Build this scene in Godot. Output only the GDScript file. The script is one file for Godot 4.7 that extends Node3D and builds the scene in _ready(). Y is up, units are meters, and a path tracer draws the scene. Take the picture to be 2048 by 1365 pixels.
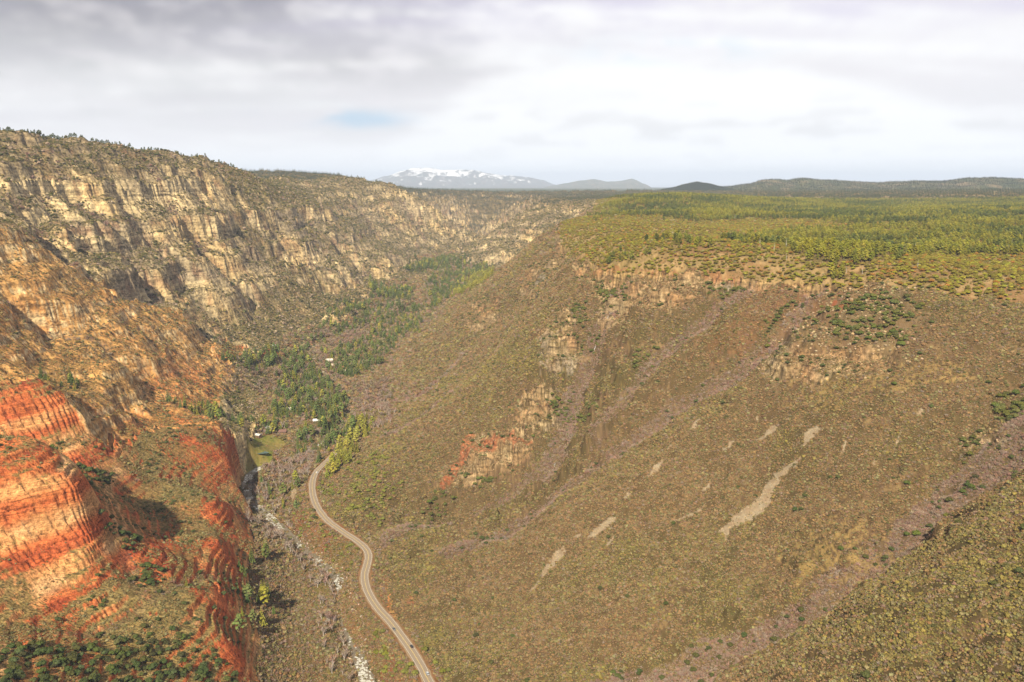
extends Node3D
# A canyon seen from the air: pale and red cliffs left, a scrub slope and a wooded mesa right, road and creek on the floor.
# Metres, y up. The camera hovers 420 m above the creek.

const FOCAL := 1577.0
const EYE := Vector3(0, 420, 0)
const PITCH := 0.19373
const NI := 1000
const NJ := 800
const HALF := 0.72
const L0 := 5.4381
const L1 := 6.1738
const L2 := 7.8633
const L3 := 8.8537
const J1 := 80
const J2 := 600

var H := PackedFloat32Array()
var REG := PackedByteArray()
var POS := PackedVector3Array()
var NRM := PackedVector3Array()
var SEEN := PackedByteArray()
var fields := {}
var meshes := {}
var mats := {}
var rng := RandomNumberGenerator.new()
var n_big := FastNoiseLite.new()
var n_mid := FastNoiseLite.new()
var n_fine := FastNoiseLite.new()
var n_ridge := FastNoiseLite.new()
var n_cell := FastNoiseLite.new()
var n_speck := FastNoiseLite.new()
var taken := {}
enum { HILL, MESA, VALLEY, RED, YELLOW, WALL, FAR, CRAG }

func ray(u: float, v: float) -> Vector3:
	var x := (u - 1024.0) / FOCAL
	var y := (682.5 - v) / FOCAL
	return Vector3(x, y * cos(PITCH) - sin(PITCH), -cos(PITCH) - y * sin(PITCH))

func at(u: float, v: float, dist: float) -> Vector3:
	var d := ray(u, v)
	return EYE + d * (dist / Vector2(d.x, d.z).length())

func level(u: float, v: float, y: float) -> Vector3:
	var d := ray(u, v)
	return EYE + d * ((y - EYE.y) / d.y)

func row_log(j: float) -> float:
	if j < J1: return L0 + (L1 - L0) * j / J1
	if j < J2: return L1 + (L2 - L1) * (j - J1) / (J2 - J1)
	return L2 + (L3 - L2) * (j - J2) / (NJ - 1 - J2)

func log_row(l: float) -> float:
	if l < L1: return (l - L0) / (L1 - L0) * J1
	if l < L2: return J1 + (l - L1) / (L2 - L1) * (J2 - J1)
	return J2 + (l - L2) / (L3 - L2) * (NJ - 1 - J2)

func column(x: float, z: float) -> float:
	return (atan2(x, -z) / HALF + 1.0) * 0.5 * (NI - 1)

func height(x: float, z: float) -> float:
	var i := clampf(column(x, z), 0.0, NI - 1.001)
	var j := clampf(log_row(0.5 * log(x * x + z * z)), 0.0, NJ - 1.001)
	var a := int(i)
	var b := int(j)
	var k := b * NI + a
	var s := i - a
	return lerpf(lerpf(H[k], H[k + 1], s), lerpf(H[k + NI], H[k + NI + 1], s), j - b)

func ground(u: float, v: float) -> Vector3:
	# where the sight line through a pixel of the photograph meets the land
	var d := ray(u, v)
	d /= Vector2(d.x, d.z).length()
	var t := 240.0
	while t < 6900.0:
		var n := t * 1.004
		if EYE.y + d.y * n < height(d.x * n, d.z * n):
			for k in 8:
				var m := (t + n) * 0.5
				if EYE.y + d.y * m < height(d.x * m, d.z * m): n = m
				else: t = m
			return Vector3(d.x * n, height(d.x * n, d.z * n), d.z * n)
		t = n
	return EYE + d * 6900.0

# known points of the land: where it is seen, and how far away (metres over the ground) or how high it lies
const BY_HEIGHT := [
	735, 1365, 0, 690, 1200, 2, 650, 1130, 3, 560, 1050, 6, 500, 995, 9, 540, 890, 20,
	560, 1300, 14, 520, 1180, 15, 560, 1110, 14, 600, 960, 22, 590, 920, 24, 560, 850, 30, 620, 800, 30, 700, 760, 32,
	640, 700, 42, 700, 690, 44, 760, 640, 56, 830, 590, 76, 880, 555, 92, 570, 720, 52, 510, 780, 46,
	850, 1365, 20, 790, 1260, 23, 735, 1180, 25, 738, 1105, 27, 640, 1035, 30, 625, 960, 32, 660, 910, 34,
	720, 830, 42, 770, 750, 48, 830, 680, 60, 890, 630, 74, 960, 575, 94,
]
const BY_DISTANCE := [
	# mesa rim and top
	2048, 600, 900, 1900, 590, 900, 1760, 572, 930, 1640, 556, 985, 1480, 546, 1040, 1330, 538, 1100, 1200, 538, 1190, 1150, 500, 1460, 1115, 467, 1880,
	1120, 447, 2250, 1180, 422, 2950, 1190, 411, 3900, 1300, 405, 4300, 1700, 400, 4500, 2048, 394, 4700,
	1500, 500, 1400, 1500, 450, 2080, 1500, 420, 2950, 1900, 500, 1370, 1900, 450, 2050, 1900, 420, 2900, 1300, 450, 2100, 1300, 480, 1600, 1240, 425, 2800,
	1700, 412, 3600, 2048, 540, 1130, 2048, 480, 1600,
	# mesa side
	1000, 640, 1640, 1050, 560, 1680, 930, 760, 1400, 1200, 700, 1010, 1100, 850, 930, 960, 950, 920, 1400, 800, 860, 1250, 1000, 740, 1500, 950, 740,
	1700, 800, 770, 1850, 750, 790, 1150, 1200, 625, 1400, 1100, 655, 1600, 1100, 610, 1000, 1365, 545, 1000, 1180, 680,
	# the side valley and the spur at the lower right
	2048, 865, 690, 1850, 1010, 600, 1600, 1190, 540, 1400, 1290, 522, 1280, 1365, 508,
	2048, 960, 560, 2048, 1100, 450, 2048, 1365, 335, 1800, 1200, 425, 1700, 1365, 372, 1500, 1365, 428, 1960, 1010, 540,
	# red bench on the left: its edge, the foot of its cliff, its top
	470, 1290, 622, 455, 1190, 702, 440, 1090, 785, 440, 1000, 890, 450, 900, 1060, 445, 850, 1150,
	490, 1330, 622, 486, 1222, 702, 482, 1146, 785, 480, 1056, 890, 482, 948, 1060, 480, 903, 1150,
	250, 1000, 880, 330, 1080, 785, 330, 1180, 655, 100, 1330, 560, 300, 1330, 580, 0, 1260, 610, 160, 1215, 640, 300, 940, 965, 350, 850, 1120,
	# the red butte and the cliff behind it
	60, 950, 775, 140, 1005, 735, 0, 960, 770, 230, 1100, 700, 170, 1055, 700, 0, 1180, 655, 120, 1160, 665,
	30, 785, 1010, 110, 815, 1000, 180, 890, 950, 60, 900, 930, 0, 800, 1000, 200, 950, 880, 0, 920, 860,
	# yellow slopes
	230, 740, 1250, 220, 795, 1180, 100, 690, 1290, 0, 640, 1250, 0, 720, 1130, 300, 790, 1240, 380, 760, 1390,
	0, 460, 1480, 100, 500, 1560, 200, 545, 1610, 300, 590, 1660, 400, 655, 1710, 440, 690, 1720,
	150, 600, 1420, 300, 680, 1450, 40, 560, 1400, 430, 790, 1390, 480, 735, 1560,
	# the high wall on the left
	0, 312, 1900, 140, 321, 2000, 260, 334, 2120, 330, 335, 2230, 440, 347, 2420, 520, 356, 2750,
	100, 400, 1850, 200, 480, 1800, 50, 420, 1760, 300, 420, 2060, 400, 500, 2000, 330, 560, 1830, 450, 560, 1960, 500, 620, 1990, 600, 640, 2060, 420, 620, 1880,
	500, 450, 2370, 560, 520, 2300, 620, 560, 2330, 700, 610, 2360, 600, 425, 2850, 680, 500, 2800, 760, 560, 2770, 800, 575, 2720, 580, 380, 3000,
	640, 375, 3500, 700, 362, 3950, 790, 372, 4050, 850, 400, 4030, 910, 440, 4000, 940, 482, 3900, 720, 430, 3600, 760, 480, 3500, 810, 512, 3500, 880, 500, 3720, 850, 460, 3850,
	# beyond the bend
	1040, 425, 3650, 970, 485, 3450, 910, 528, 3250, 1100, 430, 3750, 1000, 535, 3150, 940, 500, 3620, 925, 470, 4300, 930, 425, 5300, 860, 398, 5800, 1000, 402, 5000, 1100, 400, 5000,
	1000, 386, 6800, 860, 380, 6900, 1200, 384, 6800, 560, 352, 5200, 700, 356, 5600, 400, 358, 4500, 200, 345, 3500, 0, 325, 3000, 0, 305, 2300, 140, 318, 2400, 260, 338, 2600, 400, 356, 3000, -150, 296, 1850, -150, 290, 2400, 480, 366, 3400, 560, 372, 4000, 250, 350, 5500, 620, 368, 4500, 1700, 384, 6800, 2048, 380, 6800,
]

func kernel(d2: float) -> float:
	return 0.0 if d2 < 1e-12 else d2 * log(d2)

func fit_land() -> void:
	# a smooth sheet through the known points (thin-plate spline over bearing and log of distance)
	var px := PackedFloat64Array()
	var py := PackedFloat64Array()
	var ph := PackedFloat64Array()
	for kind in 2:
		var list: Array = BY_HEIGHT if kind == 0 else BY_DISTANCE
		for k in range(0, list.size(), 3):
			var p := level(list[k], list[k + 1], list[k + 2]) if kind == 0 else at(list[k], list[k + 1], list[k + 2])
			px.append(atan2(p.x, -p.z))
			py.append(0.5 * log(p.x * p.x + p.z * p.z))
			ph.append(p.y)
	var n := px.size()
	var m := n + 3
	var rows: Array[PackedFloat64Array] = []
	for a in m:
		var r := PackedFloat64Array()
		r.resize(m + 1)
		rows.append(r)
	for a in n:
		for b in n:
			rows[a][b] = kernel((px[a] - px[b]) ** 2 + (py[a] - py[b]) ** 2)
		rows[a][a] += 0.0006
		rows[a][n] = 1.0
		rows[a][n + 1] = px[a]
		rows[a][n + 2] = py[a]
		rows[n][a] = 1.0
		rows[n + 1][a] = px[a]
		rows[n + 2][a] = py[a]
		rows[a][m] = ph[a]
	for c in m:
		var best := c
		for r in range(c + 1, m):
			if absf(rows[r][c]) > absf(rows[best][c]): best = r
		var swap := rows[c]
		rows[c] = rows[best]
		rows[best] = swap
		var lead := rows[c]
		for r in range(c + 1, m):
			var row := rows[r]
			var f := row[c] / lead[c]
			if f == 0.0: continue
			for k in range(c, m + 1):
				row[k] -= f * lead[k]
			rows[r] = row
	var w := PackedFloat64Array()
	w.resize(m)
	for c in range(m - 1, -1, -1):
		var s := rows[c][m]
		for k in range(c + 1, m):
			s -= rows[c][k] * w[k]
		w[c] = s / rows[c][c]
	var cw := 125
	var ch := 125
	var coarse := []
	coarse.resize(ch)
	var job := func(b: int) -> void:
		var line := PackedFloat32Array()
		line.resize(cw)
		var l := row_log((b + 0.5) * NJ / ch - 0.5)
		for a in cw:
			var az := (((a + 0.5) * NI / cw - 0.5) / (NI - 1) * 2.0 - 1.0) * HALF
			var s := w[n] + w[n + 1] * az + w[n + 2] * l
			for k in n:
				var dx := px[k] - az
				var dy := py[k] - l
				var d2 := dx * dx + dy * dy
				s += w[k] * d2 * log(d2 + 1e-12)
			line[a] = s
		coarse[b] = line
	WorkerThreadPool.wait_for_group_task_completion(WorkerThreadPool.add_group_task(job, ch))
	var all := PackedFloat32Array()
	for line in coarse:
		all.append_array(line)
	var im := Image.create_from_data(cw, ch, false, Image.FORMAT_RF, all.to_byte_array())
	im.resize(NI, NJ, Image.INTERPOLATE_CUBIC)
	H = im.get_data().to_float32_array()


# ------------------------------------------------------------------ small helpers
func tone(r: float, g: float, b: float, k := 0.62) -> Color:
	# a colour seen in the photograph (0-255), as a linear base colour
	var c := Color(r / 255.0, g / 255.0, b / 255.0).srgb_to_linear()
	return Color(c.r * k, c.g * k, c.b * k)

func mixed(a: Color, b: Color, t: float) -> Color:
	return a.lerp(b, clampf(t, 0.0, 1.0))

func smooth(a: float, b: float, x: float) -> float:
	var t := clampf((x - a) / (b - a), 0.0, 1.0)
	return t * t * (3.0 - 2.0 * t)

func fbm(kind: int, size: float, octaves: int, seed_: int) -> FastNoiseLite:
	var n := FastNoiseLite.new()
	n.noise_type = kind
	n.frequency = 1.0 / size
	n.fractal_octaves = octaves
	n.seed = seed_
	return n

func paint(roughness := 1.0, grain: Texture2D = null, bumps: Texture2D = null, size := 14.0) -> StandardMaterial3D:
	var m := StandardMaterial3D.new()
	m.vertex_color_use_as_albedo = true
	m.roughness = roughness
	m.metallic_specular = 0.2
	if grain:
		m.albedo_texture = grain
		m.uv1_triplanar = true
		m.uv1_world_triplanar = true
		m.uv1_scale = Vector3.ONE / size
	if bumps:
		m.normal_enabled = true
		m.normal_texture = bumps
		m.normal_scale = 1.0
	return m

func flat(c: Color, roughness := 0.8, metal := 0.0) -> StandardMaterial3D:
	var m := StandardMaterial3D.new()
	m.albedo_color = c.linear_to_srgb()
	m.roughness = roughness
	m.metallic = metal
	return m

func numbered(called: String) -> String:
	var k: int = taken.get(called, -1) + 1
	taken[called] = k
	return called if k == 0 else "%s_%03d" % [called, k]

func tag(o: Node, label: String, category: String, group := "", kind := "") -> Node:
	o.set_meta("label", label)
	o.set_meta("category", category)
	if group: o.set_meta("group", group)
	if kind: o.set_meta("kind", kind)
	return o

func piece(called: String, mesh: Mesh, parent: Node3D, mat: Material = null) -> MeshInstance3D:
	var o := MeshInstance3D.new()
	o.mesh = mesh
	o.name = called if parent != self else numbered(called)
	if mat: o.material_override = mat
	parent.add_child(o, true)
	return o

func base(called: String, where: Vector3, turn := 0.0) -> Node3D:
	var o := Node3D.new()
	o.name = numbered(called)
	add_child(o, true)
	o.position = where
	o.rotation.y = turn
	return o

func array_mesh(pos: PackedVector3Array, idx: PackedInt32Array, col := PackedColorArray(), nrm := PackedVector3Array()) -> ArrayMesh:
	var arr := []
	arr.resize(Mesh.ARRAY_MAX)
	arr[Mesh.ARRAY_VERTEX] = pos
	if idx.size(): arr[Mesh.ARRAY_INDEX] = idx
	if col.size(): arr[Mesh.ARRAY_COLOR] = col
	if nrm.size(): arr[Mesh.ARRAY_NORMAL] = nrm
	var m := ArrayMesh.new()
	m.add_surface_from_arrays(Mesh.PRIMITIVE_TRIANGLES, arr)
	return m

# ------------------------------------------------------------------ stamps on the land
func new_field(called: String, value := 0.0) -> void:
	var f := PackedFloat32Array()
	f.resize(NI * NJ)
	f.fill(value)
	fields[called] = f

func ground_line(px: Array) -> PackedVector3Array:
	var out := PackedVector3Array()
	for k in range(0, px.size(), 2):
		out.append(ground(px[k], px[k + 1]))
	return out

func curve(p: PackedVector3Array, step: float) -> PackedVector3Array:
	var out := PackedVector3Array()
	var n := p.size()
	for k in n - 1:
		var a := p[maxi(k - 1, 0)]
		var d := p[mini(k + 2, n - 1)]
		var parts := maxi(1, int(p[k].distance_to(p[k + 1]) / step))
		for s in parts:
			out.append(p[k].cubic_interpolate(p[k + 1], a, d, float(s) / parts))
	out.append(p[n - 1])
	return out

func near_line(line: PackedVector3Array, reach: float) -> Dictionary:
	# cell -> [distance, height of the line there]
	var out := {}
	for s in line.size() - 1:
		var p := line[s]
		var q := line[s + 1]
		var dmin := minf(Vector2(p.x, p.z).length(), Vector2(q.x, q.z).length())
		var pad := reach / dmin * 1.15
		var a0 := minf(atan2(p.x, -p.z), atan2(q.x, -q.z)) - pad
		var a1 := maxf(atan2(p.x, -p.z), atan2(q.x, -q.z)) + pad
		var l0 := 0.5 * log(minf(p.x * p.x + p.z * p.z, q.x * q.x + q.z * q.z)) - pad
		var l1 := 0.5 * log(maxf(p.x * p.x + p.z * p.z, q.x * q.x + q.z * q.z)) + pad
		var i0 := clampi(int((a0 / HALF + 1.0) * 0.5 * (NI - 1)), 0, NI - 1)
		var i1 := clampi(int((a1 / HALF + 1.0) * 0.5 * (NI - 1)) + 1, 0, NI - 1)
		var j0 := clampi(int(log_row(l0)), 0, NJ - 1)
		var j1 := clampi(int(log_row(l1)) + 1, 0, NJ - 1)
		var pq := Vector2(q.x - p.x, q.z - p.z)
		var len2 := maxf(pq.length_squared(), 0.001)
		for j in range(j0, j1 + 1):
			for i in range(i0, i1 + 1):
				var k := j * NI + i
				var c := POS[k]
				var rx := c.x - p.x
				var rz := c.z - p.z
				var t := clampf((rx * pq.x + rz * pq.y) / len2, 0.0, 1.0)
				rx -= pq.x * t
				rz -= pq.y * t
				var d := sqrt(rx * rx + rz * rz)
				if d < reach and (not out.has(k) or out[k][0] > d):
					out[k] = [d, lerpf(p.y, q.y, t)]
	return out

func carve(line: PackedVector3Array, width: float, depth: float, brush := 0.0) -> void:
	var cells := near_line(curve(line, 25.0), width)
	var deci: PackedFloat32Array = fields.brush
	for k in cells:
		var wob := 1.0 + 0.45 * n_mid.get_noise_2d(POS[k].x * 1.7, POS[k].z * 1.7)
		var f: float = maxf(0.0, 1.0 - cells[k][0] / (width * wob))
		var ends := minf(Vector2(POS[k].x - line[0].x, POS[k].z - line[0].z).length(), Vector2(POS[k].x - line[-1].x, POS[k].z - line[-1].z).length())
		H[k] -= depth * f * f * (1.6 - 0.6 * f) * smooth(0.0, width * 1.1, ends)
		if brush > 0.0 and f > (0.64 if brush >= 1.0 else 0.82): deci[k] = maxf(deci[k], brush)
	fields.brush = deci

func stamp(px: Array, field: String, value: float, wobble := 6.0, dist := false) -> void:
	# px: pixels of the outline on the photograph, laid down on the land
	var poly := PackedVector2Array()
	var lo := Vector2(1e9, 1e9)
	var hi := Vector2(-1e9, -1e9)
	for k in range(0, px.size(), 3 if dist else 2):
		var g := at(px[k], px[k + 1], px[k + 2]) if dist else ground(px[k], px[k + 1])
		poly.append(Vector2(g.x, g.z))
	for p in poly:
		var l := 0.5 * log(p.length_squared())
		var a := atan2(p.x, -p.y)
		lo = lo.min(Vector2(a, l))
		hi = hi.max(Vector2(a, l))
	var pad := wobble * 1.5 / exp(lo.y) + 0.01
	var i0 := clampi(int(((lo.x - pad) / HALF + 1.0) * 0.5 * (NI - 1)), 0, NI - 1)
	var i1 := clampi(int(((hi.x + pad) / HALF + 1.0) * 0.5 * (NI - 1)) + 1, 0, NI - 1)
	var j0 := clampi(int(log_row(lo.y - pad)), 0, NJ - 1)
	var j1 := clampi(int(log_row(hi.y + pad)) + 1, 0, NJ - 1)
	var f: PackedFloat32Array = fields[field]
	for j in range(j0, j1 + 1):
		for i in range(i0, i1 + 1):
			var k := j * NI + i
			var c := POS[k]
			var q := Vector2(c.x + wobble * 1.4 * n_mid.get_noise_2d(c.x * 1.3, c.z * 1.3) + wobble * 0.8 * n_fine.get_noise_2d(c.x, c.z), c.z + wobble * 1.4 * n_mid.get_noise_2d(c.z * 1.3 + 900.0, c.x * 1.3) + wobble * 0.8 * n_fine.get_noise_2d(c.z, c.x + 400.0))
			if Geometry2D.is_point_in_polygon(q, poly): f[k] = value
	fields[field] = f

func blurred(called: String, by: int) -> void:
	var im := Image.create_from_data(NI, NJ, false, Image.FORMAT_RF, fields[called].to_byte_array())
	im.resize(NI / by, NJ / by, Image.INTERPOLATE_TRILINEAR)
	im.resize(NI, NJ, Image.INTERPOLATE_CUBIC)
	fields[called] = im.get_data().to_float32_array()

func box_blur(f: PackedFloat32Array, ri: int, rj: int) -> PackedFloat32Array:
	# an even average over the near left part of the grid, where the butte stands
	var wi := 420
	var wj := 460
	var a := f.duplicate()
	for j in wj:
		var s := 0.0
		for i in range(-ri, wi):
			if i + ri < wi: s += f[j * NI + i + ri]
			if i - ri - 1 >= 0: s -= f[j * NI + i - ri - 1]
			if i >= 0: a[j * NI + i] = s / (2 * ri + 1)
	var b := a.duplicate()
	for i in wi:
		var s := 0.0
		for j in range(-rj, wj):
			if j + rj < wj: s += a[(j + rj) * NI + i]
			if j - rj - 1 >= 0: s -= a[(j - rj - 1) * NI + i]
			if j >= 0: b[j * NI + i] = s / (2 * rj + 1)
	return b

func place_cells() -> void:
	POS.resize(NI * NJ)
	for j in NJ:
		var d := exp(row_log(j))
		for i in NI:
			var a := (float(i) / (NI - 1) * 2.0 - 1.0) * HALF
			POS[j * NI + i] = Vector3(sin(a) * d, 0, -cos(a) * d)

func creek_x(z: float) -> float:
	for k in creek.size() - 1:
		if z <= creek[k].z and z >= creek[k + 1].z and creek[k + 1].z < creek[k].z:
			return lerpf(creek[k].x, creek[k + 1].x, (z - creek[k].z) / (creek[k + 1].z - creek[k].z))
	return -120.0 if z > -600.0 else -285.0

var creek := PackedVector3Array()
var road := PackedVector3Array()
var ravine_bed := PackedVector3Array()
var ravine_1 := [1242, 578, 1215, 620, 1190, 655, 1165, 700, 1142, 760, 1128, 825, 1095, 890, 1035, 932, 930, 987, 850, 1022, 785, 1066]
var ravine_2 := [1500, 562, 1400, 626, 1312, 695, 1255, 765, 1190, 860]
var ravine_3 := [1640, 566, 1570, 640, 1500, 700, 1363, 776, 1270, 846, 1143, 934, 1011, 1040, 900, 1105]
var ravine_4 := [2100, 830, 2048, 868, 1940, 945, 1850, 1012, 1720, 1110, 1600, 1192, 1500, 1245, 1400, 1292, 1280, 1365, 1180, 1430]

const SCREE := [
	[1438, 1075, 1470, 1040, 1500, 1020, 1525, 980, 1545, 955, 1562, 950, 1566, 960, 1545, 990, 1530, 1020, 1500, 1045, 1465, 1062, 1450, 1092, 1446, 1078],
	[1546, 942, 1562, 938, 1590, 922, 1596, 926, 1570, 948, 1556, 958],
	[1604, 880, 1620, 862, 1634, 855, 1637, 866, 1618, 890, 1608, 898],
	[1510, 878, 1530, 862, 1545, 842, 1560, 845, 1550, 856, 1520, 878],
	[1446, 902, 1462, 878, 1472, 876, 1460, 894], [1472, 922, 1490, 908, 1488, 914, 1476, 924],
	[1344, 1056, 1370, 1036, 1398, 1020, 1410, 1012, 1400, 1026, 1362, 1050],
	[1170, 1076, 1200, 1056, 1235, 1028, 1232, 1044, 1190, 1074], [1080, 1150, 1100, 1118, 1128, 1090, 1132, 1100, 1108, 1130, 1086, 1156],
	[1294, 966, 1310, 940, 1330, 924, 1322, 942, 1304, 964], [1246, 1006, 1254, 996, 1260, 998, 1250, 1008], [1378, 862, 1392, 838, 1400, 838, 1388, 860],
	[862, 614, 882, 596, 887, 597, 872, 616], [880, 614, 892, 598, 897, 597, 886, 616], [1830, 838, 1848, 820, 1846, 830, 1836, 840], [1504, 836, 1512, 826, 1514, 834],
	[1060, 1176, 1075, 1158, 1080, 1160, 1066, 1178], [1585, 935, 1600, 920, 1603, 923, 1588, 938], [1680, 905, 1690, 885, 1694, 888, 1684, 908], [1790, 885, 1798, 862, 1801, 865, 1794, 886], [1405, 985, 1420, 968, 1423, 972, 1408, 988], [1210, 1090, 1228, 1074, 1230, 1078, 1213, 1094], [1330, 900, 1345, 884, 1348, 888, 1334, 902], [580, 1000, 582, 976, 592, 972, 596, 992, 588, 1006], [1750, 925, 1756, 914, 1760, 918], [1140, 1075, 1160, 1062, 1158, 1070],
]
const CLIFFS := [
	[885, 962, 935, 862, 1050, 872, 1064, 935, 1020, 955, 930, 966], [1042, 790, 1110, 785, 1120, 862, 1035, 858],
	[1075, 665, 1150, 668, 1178, 725, 1130, 745, 1078, 745], [1108, 615, 1150, 625, 1145, 655, 1112, 650],
	[1185, 572, 1330, 570, 1450, 556, 1485, 552, 1400, 585, 1340, 625, 1200, 625], [1195, 632, 1250, 636, 1240, 664, 1200, 664],
	[1058, 530, 1140, 505, 1110, 560, 1065, 612, 1035, 600], [925, 600, 1000, 605, 1005, 650, 930, 670], [1005, 870, 1030, 855, 1060, 880, 1010, 900],
	[1515, 745, 1535, 690, 1620, 600, 1720, 575, 1830, 585, 1860, 640, 1795, 745, 1640, 765], [1915, 880, 1935, 850, 2000, 858, 2010, 895, 1930, 900], [1850, 1080, 1885, 1070, 1890, 1095, 1855, 1100],
]

# ------------------------------------------------------------------ the land
func shape_land() -> void:
	new_field("brush")
	new_field("cliff")
	new_field("scree")
	new_field("terrace")
	new_field("pine")
	new_field("bare_tree")
	new_field("juniper")
	new_field("meadow")
	new_field("forest")
	new_field("grassy")
	new_field("red_soil")
	new_field("region", HILL)
	new_field("mesa")
	new_field("red")
	new_field("yellow")
	# the red butte stands up steeply out of its apron
	var lift: PackedFloat32Array
	new_field("butte")
	new_field("bare_red")
	new_field("talus")
	for poly in [[-160, 1240, 0, 1255, 110, 1225, 200, 1160, 260, 1120, 300, 1100, 240, 1080, 205, 1050, 150, 1005, 60, 950, -160, 940], [160, 1200, 230, 1190, 330, 1100, 345, 1120, 300, 1175, 200, 1240],
		[-160, 900, 60, 910, 130, 880, 190, 870, 130, 815, 40, 780, -160, 775], [90, 910, 240, 890, 230, 915, 110, 935], [370, 1270, 440, 1275, 470, 1185, 440, 1160, 375, 1185], [390, 1140, 470, 1160, 470, 1070, 410, 1070],
		[400, 1050, 470, 1060, 470, 1000, 410, 990], [430, 1330, 495, 1345, 490, 1290, 430, 1265], [280, 1060, 360, 1060, 340, 1100, 290, 1090], [100, 1330, 170, 1320, 150, 1345], [0, 1310, 40, 1280, 60, 1300, 0, 1350], [260, 1350, 310, 1340, 290, 1365], [130, 965, 170, 955, 200, 965, 150, 985],
		[290, 950, 380, 940, 330, 960], [160, 800, 235, 800, 250, 740, 225, 725, 195, 755]]:
		stamp(poly, "bare_red", 1.0, 6.0)
	stamp([-160, 1120, 690, 0, 1110, 700, 100, 1100, 698, 180, 1088, 706, 212, 1060, 732, 180, 1030, 765, 120, 1000, 795, 40, 975, 805, -160, 960, 805], "butte", 1.0, 2.0, true)
	stamp([-160, 880, 955, 40, 880, 955, 125, 865, 965, 178, 865, 980, 140, 830, 1020, 60, 800, 1050, -160, 790, 1050], "butte", 0.8, 3.0, true)
	stamp([375, 1215, 440, 1235, 462, 1180, 440, 1165, 380, 1185], "butte", 0.14, 5.0)
	stamp([395, 1120, 460, 1140, 460, 1080, 415, 1075], "butte", 0.14, 5.0)
	stamp([400, 1035, 460, 1050, 462, 1000, 410, 995], "butte", 0.12, 5.0)
	stamp([430, 1310, 480, 1335, 485, 1300, 440, 1270], "butte", 0.12, 4.0)
	stamp([165, 800, 235, 800, 250, 740, 225, 725, 195, 755], "butte", 0.5, 7.0)
	lift = box_blur(box_blur(fields.butte, 6, 3), 6, 3)
	# ravines and gullies
	ravine_bed = ground_line(ravine_1)
	carve(ravine_bed, 90.0, 48.0, 0.8)
	carve(ground_line(ravine_2), 60.0, 22.0, 0.7)
	carve(ground_line(ravine_3), 64.0, 24.0, 0.8)
	carve(ground_line(ravine_4), 85.0, 30.0, 1.0)
	carve(ground_line([2044, 660, 2030, 720, 2048, 790]), 22.0, 6.0, 0.0)
	carve(ground_line([1180, 640, 1030, 800, 900, 900, 780, 985, 690, 1025]), 45.0, 10.0, 0.0)
	carve(ground_line([1000, 690, 880, 800, 770, 870]), 45.0, 10.0, 0.7)
	carve(ground_line([930, 700, 850, 780, 790, 805]), 36.0, 8.0, 0.7)
	carve(ground_line([102, 305, 126, 353, 150, 380, 190, 420, 230, 470]), 70.0, 34.0, 0.5)
	carve(ground_line([306, 338, 335, 387, 362, 421, 393, 459, 424, 507, 450, 540, 470, 580]), 80.0, 50.0, 0.8)
	carve(ground_line([440, 362, 478, 445, 547, 510, 632, 554, 700, 580]), 95.0, 40.0, 0.0)
	carve(ground_line([20, 380, 68, 445, 116, 495, 164, 530]), 70.0, 26.0, 0.5)
	carve(ground_line([215, 470, 253, 500, 285, 545, 330, 590]), 60.0, 34.0, 0.6)
	carve(ground_line([506, 421, 547, 459, 590, 492, 650, 540]), 75.0, 36.0, 0.6)
	carve(ground_line([570, 400, 620, 440, 680, 490, 740, 545]), 75.0, 34.0, 0.5)
	carve(ground_line([143, 530, 219, 568, 307, 580, 359, 616, 427, 672]), 70.0, 30.0, 0.9)
	carve(ground_line([-60, 540, 0, 566, 41, 602, 85, 633, 125, 645, 180, 670]), 42.0, 34.0, 0.9)
	carve(ground_line([210, 690, 240, 730, 290, 770]), 40.0, 8.0, 0.6)
	carve(ground_line([60, 920, 110, 915, 190, 930, 260, 960]), 40.0, 10.0, 0.9)
	carve(ground_line([215, 1050, 250, 1100, 270, 1150, 300, 1190]), 34.0, 10.0, 0.3)
	carve(ground_line([120, 1270, 240, 1235, 360, 1160, 440, 1150]), 26.0, 6.0, 0.3)
	carve(ground_line([190, 320, 225, 370, 262, 420, 300, 470, 330, 520]), 60.0, 26.0, 0.4)
	carve(ground_line([60, 300, 70, 350, 95, 400, 130, 450]), 55.0, 22.0, 0.4)
	carve(ground_line([380, 350, 410, 400, 450, 450, 490, 500, 530, 545]), 60.0, 24.0, 0.3)
	carve(PackedVector3Array([at(935, 470, 4300.0), at(942, 440, 5000.0), at(962, 425, 5600.0), at(985, 412, 6300.0)]), 480.0, 170.0, 0.0)
	carve(PackedVector3Array([at(858, 396, 5800.0), at(890, 420, 5100.0), at(930, 460, 4500.0)]), 300.0, 110.0, 0.0)
	carve(ground_line([700, 400, 740, 440, 760, 480]), 80.0, 30.0, 0.4)
	carve(ground_line([800, 400, 830, 440, 850, 480]), 80.0, 26.0, 0.3)
	# what kind of land lies where
	stamp([-300, 780, 1000, -20, 790, 1000, 60, 800, 1000, 120, 822, 1000, 190, 880, 960, 330, 850, 1080, 430, 850, 1095, 462, 870, 1170, 476, 905, 1160, 478, 950, 1060, 478, 1056, 890, 480, 1146, 785, 484, 1222, 702, 488, 1332, 622, 500, 1450, 540, 480, 1600, 470, -300, 1600, 420], "red", 1.0, 10.0, true)
	stamp([428, 688, 450, 680, 492, 698, 486, 714, 430, 714], "red", 1.0, 8.0)
	stamp([520, 725, 570, 705, 600, 715, 560, 722], "red_soil", 1.0, 8.0)
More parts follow.
